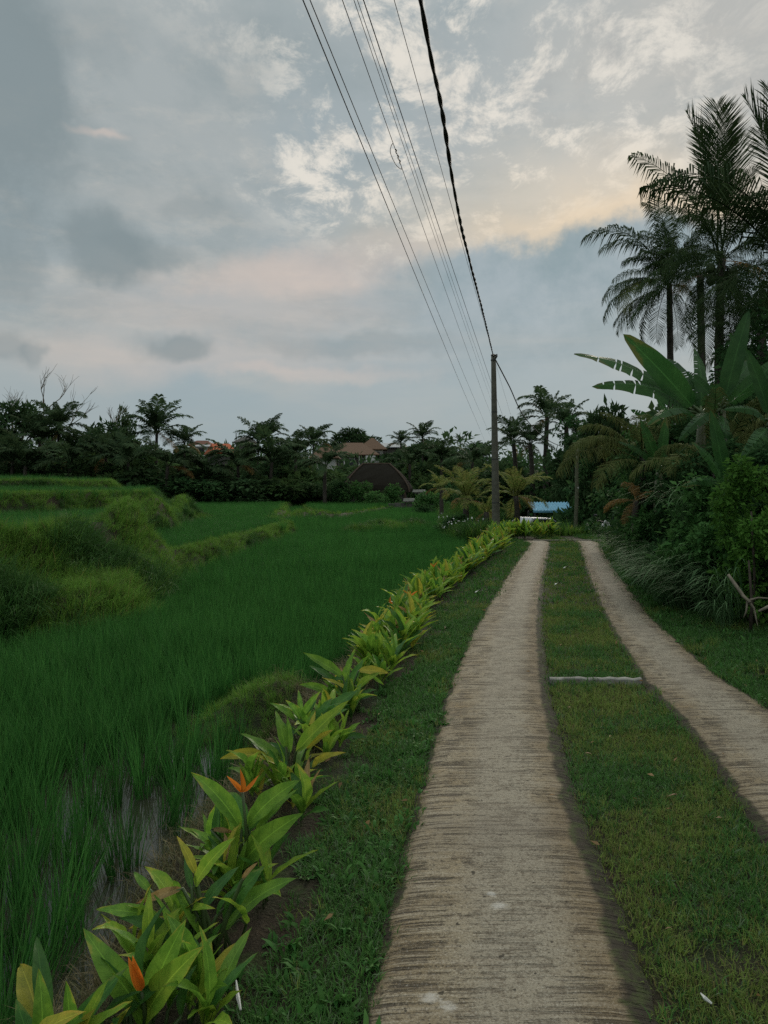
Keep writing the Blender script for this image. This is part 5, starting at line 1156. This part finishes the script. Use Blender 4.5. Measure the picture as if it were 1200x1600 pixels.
    for sy in (-1, 1):
        m = MB(); m.add([(-.8, sy*.72, .98), (-.3, sy*.65, 1.3), (.7, sy*.65, 1.33), (1.15, sy*.72, 1.0)], [(0, 1, 2, 3)]); w_ = m.build('side_window', M['glass'], o); w_.location = (0, sy*.05, 0)
        m = MB(); m.box((-1.92, sy*.58, .66), (.08, .3, .13)); m.build('headlight', M['white'], o)
        for x in (-1.25, 1.2):
            m = MB(); m.tube([(x, sy*.66, .31), (x, sy*.82, .31)], .31, 16); w_ = m.build('wheel', M['rubber'], o, True); m = MB(); m.tube([(x, sy*.80, .31), (x, sy*.835, .31)], .18, 10); m.build('rim', M['metalroof'], w_)
    # motorbike
    p = P(949, 836, 24.2); z0 = Hh(p.x, 25.2); o = empty('motorbike', (p.x, 25.2, z0), 'white scooter seen head on beside the thicket at the path end', 'motorbike', None, math.radians(-75))
    def torus(x, nm='wheel'):
        m = MB(); rr = [(x+.27*math.cos(a*2*PI/18), 0, .27+.27*math.sin(a*2*PI/18)) for a in range(19)]; m.tube(rr, .055, 7, False); w_ = m.build(nm, M['rubber'], o, True)
        m = MB()
        for a in range(5): m.tube([(x, 0, .27), (x+.24*math.cos(a*1.257), 0, .27+.24*math.sin(a*1.257))], .018, 5)
        m.build('rim', M['metalroof'], w_)
    torus(.62); torus(-.62)
    m = MB(); m.tube([(.58, 0, .3), (.46, 0, .75), (.40, 0, .98)], [.05, .07, .05], 8); m.tube([(.40, -.32, 1.05), (.42, 0, 1.0), (.40, .32, 1.05)], .02, 6); m.build('handlebar', M['black'], o)
    m = MB(); m.add([(.52, -.2, .45), (.52, .2, .45), (.44, .24, .95), (.44, -.24, .95), (.30, -.12, .4), (.30, .12, .4), (.32, .16, .95), (.32, -.16, .95), (.56, 0, .8)], [(0, 1, 8), (1, 2, 8), (2, 3, 8), (3, 0, 8), (4, 7, 6, 5), (0, 4, 5, 1), (2, 6, 7, 3), (1, 5, 6, 2), (0, 3, 7, 4)]); m.build('fairing', M['plasticwhite'], o)
    m = MB(); m.tube([(.48, 0, .98), (.55, 0, .98)], [.10, .085], 12); m.build('headlight', M['white'], o)
    m = MB(); m.tube([(.3, 0, .35), (-.1, 0, .36), (-.35, 0, .62), (-.75, 0, .72)], [.12, .14, .17, .07], 8); m.build('body', M['plasticwhite'], o, True)
    m = MB(); m.tube([(.05, 0, .72), (-.3, 0, .80), (-.7, 0, .84)], [.08, .13, .09], 8); m.build('saddle', M['black'], o, True)
    for sy in (-1, 1):
        m = MB(); m.tube([(.40, sy*.25, 1.04), (.38, sy*.34, 1.2)], .01, 5); m.tube([(.38, sy*.30, 1.22), (.38, sy*.40, 1.22)], [.05, .05], 8); m.build('mirror', M['black'], o)
    p = P(950, 826, 25.6)
buildings()

# ------------------------------------------------------------------ the planted row along the path
def flower(parent, at, tips, bud=False):
    for t in tips:
        me = FB if not bud else FBUD; lay_leaf(parent, me, at, t, (.4, -1, .3), 'bract')
FB = broad_leaf('bract', M['orangeflower'], .20, .10, .9, 0, 0, n=6, seed=1); FBUD = broad_leaf('bract', M['orangeflower'], .26, .05, 1.2, .6, 0, n=6, seed=2)
def heliconia_row():
    rr = random.Random(5); grp = 'broad leaved plants in the row beside the path'
    def plant(bpx, bpy, lab, leaves, flowers=(), stems=3):
        """leaves: (tip px, tip py, base px, base py, colour, depth shift of the tip)"""
        g = G(bpx, bpy); g.z = Hh(g.x, g.y); o = empty('heliconia_plant', g, lab, 'plant', grp); d = g.y
        for (tx, ty, bx, by, c, ds) in leaves:
            b = P(bx, by, d); t = P(tx, ty, d+ds); j = rr.randrange(4)
            lay_leaf(o, HL[c][j], b, t, (rr.uniform(-.5, .5)+(.35 if tx < bx else -.35), -.75, .8), 'leaf', rr.uniform(.85, 1.05))
            root = Vector((rr.uniform(-.07, .07), rr.uniform(-.05, .05), -.02)); bb = b-g
            m = MB(); m.tube([root, root.lerp(bb, .55)+Vector((0, 0, .015)), bb, bb+(t-b)*.25], [.009, .008, .0055, .003], 6); m.build('stem', M['stem'], o, True)
        for k in range(8):
            a = rr.uniform(0, 2*PI); root = Vector((rr.uniform(-.1, .1), rr.uniform(-.08, .08), -.02)); bb = root+Vector((rr.uniform(-.05, .05), rr.uniform(-.04, .04), rr.uniform(.07, .17))); el = rr.uniform(.1, .9); L = rr.uniform(.18, .30)
            t = bb+Vector((math.cos(a)*math.cos(el), math.sin(a)*math.cos(el)*.8+.1, math.sin(el)))*L
            lay_leaf(o, HL[rr.choices('dgly', (.55, .3, .08, .07))[0]][rr.randrange(4)], g+bb, g+t, (0, -.3, 1), 'leaf', rr.uniform(.75, 1)); m = MB(); m.tube([root, bb, bb+(t-bb)*.2], [.007, .005, .003], 5); m.build('stem', M['stem'], o, True)
        for (bx, by, tips, bud) in flowers:
            b = P(bx, by, d-.03); fl = None
            m = MB(); m.tube([(0, 0, 0), (b-g)*.6+Vector((0, 0, .02)), b-g], [.008, .006, .005], 6); fl = m.build('flower', M['stem'], o, True)
            for (tx, ty) in tips:
                t = P(tx, ty, d-.03+rr.uniform(-.04, .02)); me = FBUD if bud else FB; bo = lay_leaf(o, me, b, t, (.5, -1, .3), 'bract'); bo.parent = fl
        return o
    plant(110, 1690, 'broad leaved plant cut by the bottom left corner, leaf tips only', [(60, 1512, 62, 1645, 'g', .03), (103, 1532, 110, 1650, 'g', 0), (172, 1528, 135, 1640, 'l', 0), (205, 1572, 160, 1650, 'y', .02), (25, 1560, 70, 1680, 'd', .05), (150, 1575, 120, 1660, 'y', -.03)], ())
    plant(232, 1640, 'plant with a single orange red bud near the bottom left', [(130, 1450, 222, 1580, 'g', .05), (262, 1410, 229, 1555, 'd', .08), (291, 1436, 231, 1570, 'g', .02), (318, 1478, 222, 1600, 'l', -.05), (165, 1490, 205, 1585, 'g', .12), (310, 1505, 282, 1590, 'd', .1), (195, 1560, 225, 1610, 'g', -.02)], ((221, 1548, ((200, 1494), (207, 1492)), True),))
    plant(318, 1500, 'plant with a curled brown leaf hanging over the paddy bank', [(150, 1421, 252, 1436, 'g', 0), (212, 1412, 285, 1388, 'b', -.02), (268, 1382, 318, 1465, 'g', .05), (276, 1306, 306, 1366, 'y', .03), (369, 1307, 304, 1386, 'l', -.03), (209, 1362, 235, 1392, 'g', .05), (404, 1347, 378, 1376, 'b', 0), (386, 1382, 338, 1432, 'd', .05), (337, 1420, 300, 1420, 'l', -.04), (350, 1440, 318, 1488, 'd', 0), (290, 1330, 300, 1390, 'd', .1), (264, 1440, 310, 1480, 'd', .1)], ())
    plant(392, 1388, 'plant with an open three pointed orange flower', [(298, 1207, 377, 1297, 'g', .05), (470, 1218, 386, 1292, 'g', -.02), (466, 1232, 395, 1310, 'g', .08), (474, 1270, 372, 1358, 'g', -.08), (298, 1294, 350, 1330, 'g', .03), (368, 1302, 330, 1296, 'b', .02), (455, 1300, 420, 1350, 'd', .05), (430, 1230, 390, 1300, 'd', .15), (345, 1240, 384, 1310, 'd', .2)], ((379, 1238, ((354, 1212), (375, 1201), (404, 1211)), False),))
    plant(455, 1240, 'plant with a long yellow leaf reaching towards the rice', [(376, 1146, 443, 1196, 'g', .05), (344, 1186, 420, 1183, 'y', 0), (448, 1118, 452, 1178, 'g', .05), (430, 1110, 446, 1170, 'g', .1), (546, 1094, 462, 1176, 'l', -.02), (522, 1140, 478, 1172, 'y', 0), (541, 1176, 487, 1200, 'y', -.05), (356, 1200, 424, 1228, 'g', .08), (505, 1150, 480, 1190, 'l', .05), (420, 1160, 448, 1200, 'd', .1)], ())
    plant(488, 1168, 'plant beside the glint of open water, leaves pointing up', [(421, 1098, 462, 1126, 'g', 0), (446, 1094, 470, 1128, 'g', .05), (466, 1078, 470, 1118, 'g', .1), (502, 1079, 470, 1124, 'g', 0), (488, 1115, 476, 1142, 'y', .02), (468, 1120, 482, 1142, 'y', 0), (430, 1130, 470, 1150, 'd', .1), (520, 1090, 492, 1140, 'd', .1), (462, 1100, 492, 1150, 'g', -.05)], ())
    plant(548, 1110, 'plant with a flat orange yellow leaf spread over the verge', [(474, 1020, 536, 1058, 'g', 0), (468, 1070, 522, 1088, 'g', .05), (504, 1062, 530, 1086, 'g', -.05), (608, 1052, 560, 1048, 'y', 0), (596, 1050, 556, 1080, 'l', -.05), (588, 1086, 552, 1096, 'd', 0), (556, 1012, 540, 1070, 'g', .1), (482, 1040, 530, 1072, 'd', .1), (568, 1030, 545, 1075, 'd', .1), (600, 1070, 580, 1055, 'g', 0)], ())
    # the rest: four full plants, copied along the row
    protos = []
    for s in range(5):
        r = random.Random(40+s); lv = []
        for sh in range(4):
            a0 = r.uniform(0, 2*PI); root = Vector((math.cos(a0)*.12, math.sin(a0)*.12, 0)); lean = Vector((math.cos(a0)*.2, math.sin(a0)*.2-.08, 1)).normalized(); H = r.uniform(.13, .24)
            for k in range(5):
                b = root+lean*H*(.45+.16*k); a = a0+k*2.4+r.uniform(-.4, .4); el = r.uniform(.45, 1.05) if k < 4 else r.uniform(1.1, 1.4); L = r.uniform(.26, .38)
                t = b+Vector((math.cos(a)*math.cos(el), math.sin(a)*math.cos(el), math.sin(el)))*L
                c = r.choices('gldyb', (.36, .38, .10, .13, .03))[0]; lv.append((root, b, t, c, r.randrange(4), r.uniform(.8, 1.05)))
        protos.append(lv)
    stem_mesh = MB(); stem_mesh.tube([(0, 0, 0), (0, .5, .02), (0, 1, 0)], [.02, .018, .012], 5); STM = stem_mesh.mesh('stem', M['stem'], True)
    y = 5.75; i = 0; first = {}
    while y < 24.0:
        x = float(xh(y))+rr.uniform(-.07, .07); lv = protos[i % 5]
        if y > 20.8: x += (y-20.8)*rr.uniform(.1, .5)
        z = Hh(x, y); s = rr.uniform(.8, 1.1)*(.9 if y < 12 else 1.0); yaw = rr.uniform(0, 2*PI)
        lab = ('%s yellow green clump of the row past the concrete beam' % ORD[i] if i < 6 else 'row clump with an orange flower, the nearer of two flowering close together' if i == 6 else '%s clump between the two closely spaced flowering clumps' % ORD[i-7] if i < 9 else 'row clump with an orange flower, the farther of two flowering close together' if i == 9
               else '%s row clump past the two flowering clumps' % ORD[i-10] if i < 20 else 'lone flowering row clump well up the path' if i == 20 else '%s row clump past the lone flowering clump up the path' % ORD[i-21] if i < 60 else '%s clump of the row end beside the concrete pole' % ORD[i-60])
        o = empty('heliconia_plant', (x, y, z-.01), lab, 'plant', grp, yaw); o.scale = (s,)*3
        if i % 5 in first:
            for ch in first[i % 5]:
                c = ch.copy(); col.objects.link(c); c.parent = o
        else:
            kids = []
            for (root, b, t, c, j, w) in lv:
                b_ = b-Vector((0, 0, 0)); L = HL[c][j]; loc0 = o.location.copy(); o.location = (0, 0, 0)
                kids.append(lay_leaf(o, L, b_, t, (0, 0, 1), 'leaf', w)); kids.append(lay_leaf(o, STM, root, b_+(t-b_)*.15, (0, 0, 1), 'stem', .45)); o.location = loc0
            first[i % 5] = kids
        if i in (6, 9, 20):
            fl = link('flower', STM, o, (0, 0, .05), Quaternion((1, 0, 0), PI/2), (.3, .45, .3))
            for a in (.3, 1.5, 2.6): bo = lay_leaf(o, FB, o.location+Vector((0, 0, .48)), o.location+Vector((math.cos(a)*.12, -.03, .56)), (0, -1, .2), 'bract')
        y += rr.uniform(.19, .27)*(1 if y < 12 else 1.15); i += 1
    # smaller clumps filling the near row between the big ones
    for k, (yy, dx, what) in enumerate(((2.02, .1, 'the budding plant, at the bottom edge'), (2.3, -.1, 'the budding plant and the curled brown leaf'), (2.72, .06, 'the curled brown leaf and the open orange flower'), (2.9, -.12, 'the curled brown leaf and the open orange flower, paddy side'), (3.35, .05, 'the open orange flower and the long yellow leaf'), (3.5, -.1, 'the open orange flower and the long yellow leaf, paddy side'), (4.15, .06, 'the long yellow leaf and the water glint'), (4.45, -.06, 'the water glint, paddy side'), (4.85, .05, 'the water glint and the flat orange yellow leaf'), (5.15, -.08, 'the flat orange yellow leaf, paddy side'), (5.5, .06, 'the flat orange yellow leaf, path side'))):
        x = float(xh(yy))+dx; o = empty('heliconia_plant', (x, yy, Hh(x, yy)-.01), 'small leafy clump beside '+what if 'and' not in what else 'small leafy clump between '+what, 'plant', grp, rr.uniform(0, 6)); o.scale = (.58,)*3
        for ch in first[k % 5]:
            c = ch.copy(); col.objects.link(c); c.parent = o
    # corner planting past the pole
    for k in range(9):
        q = P(795+8*k, 840, 22.0+.25*(k % 3)); z = Hh(q.x, q.y); o = empty('heliconia_plant', (q.x, q.y, z), '%s clump, counted from the pole foot, in the short row turning the path-end corner' % ORD[k], 'plant', grp, rr.uniform(0, 6)); o.scale = (1.15,)*3
        for ch in first[k % 5]:
            c = ch.copy(); col.objects.link(c); c.parent = o
    for (px, d, lab) in ((893, 24.3, 'pale leaved plant left of the second pole beyond the kerb'), (925, 24.6, 'pale leaved plant right of the second pole beyond the kerb')):
        q = P(px, 838, d); o = empty('heliconia_plant', (q.x, d, Hh(q.x, d)), lab, 'plant', None, 1.0); o.scale = (1.0,)*3
        for ch in first[2 if px < 900 else 3]:
            c = ch.copy(); col.objects.link(c); c.parent = o
    # litter
    for (a, b, c_, lab) in (((369, 1532), (372, 1560), (376, 1578), 'pale dry bamboo sheath lying on bare soil near the bottom edge'), ((1095, 1552), (1102, 1560), (1112, 1568), 'short pale straw lying in the grass strip near the bottom')):
        m = MB(); m.tube([G(*a, .02), G(*b, .03), G(*c_, .02)], [.002, .006, .003], 5); tag(m.build('dry_stalk', M['white'], None), lab, 'dry stalk')
    for (px, py, lab) in ((866, 914, 'white scrap lying by the grass strip edge halfway along'), (640, 1010, 'fallen pale leaf on the left verge by the row'), (742, 926, 'small white scrap on the left verge near the far end'), (1126, 890, 'tiny white scrap beside the grass strip') if False else (880, 888, 'tiny white scrap lying on the far grass strip')):
        g = G(px, py, .03); tag(lay_leaf(None, HL['b'][0] if 'leaf' in lab else SCRAP, g, g+Vector((.12, .05, .02)), (0, 0, 1), 'fallen_leaf' if 'leaf' in lab else 'paper_scrap'), lab, 'litter')
SCRAP = broad_leaf('paper_scrap', M['white'], .5, .1, .3, .4, .1, n=4, seed=9)
heliconia_row()

# labels that would still read alike: say which one by its place
def tell_apart():
    seen = {}
    for o in bpy.data.objects:
        if o.parent is None and o.get('label') and o.get('category') in ('tree', 'bush'): seen.setdefault(o['label'], []).append(o)
    for lab, os_ in seen.items():
        if len(os_) > 1:
            os_.sort(key=lambda o: o.location.x/max(o.location.y, 1)); w = ('left', 'right') if len(os_) == 2 else ('left', 'middle', 'right')
            for k, o in enumerate(os_): o['label'] = lab+', the %s one' % w[min(k, len(w)-1)]
tell_apart()
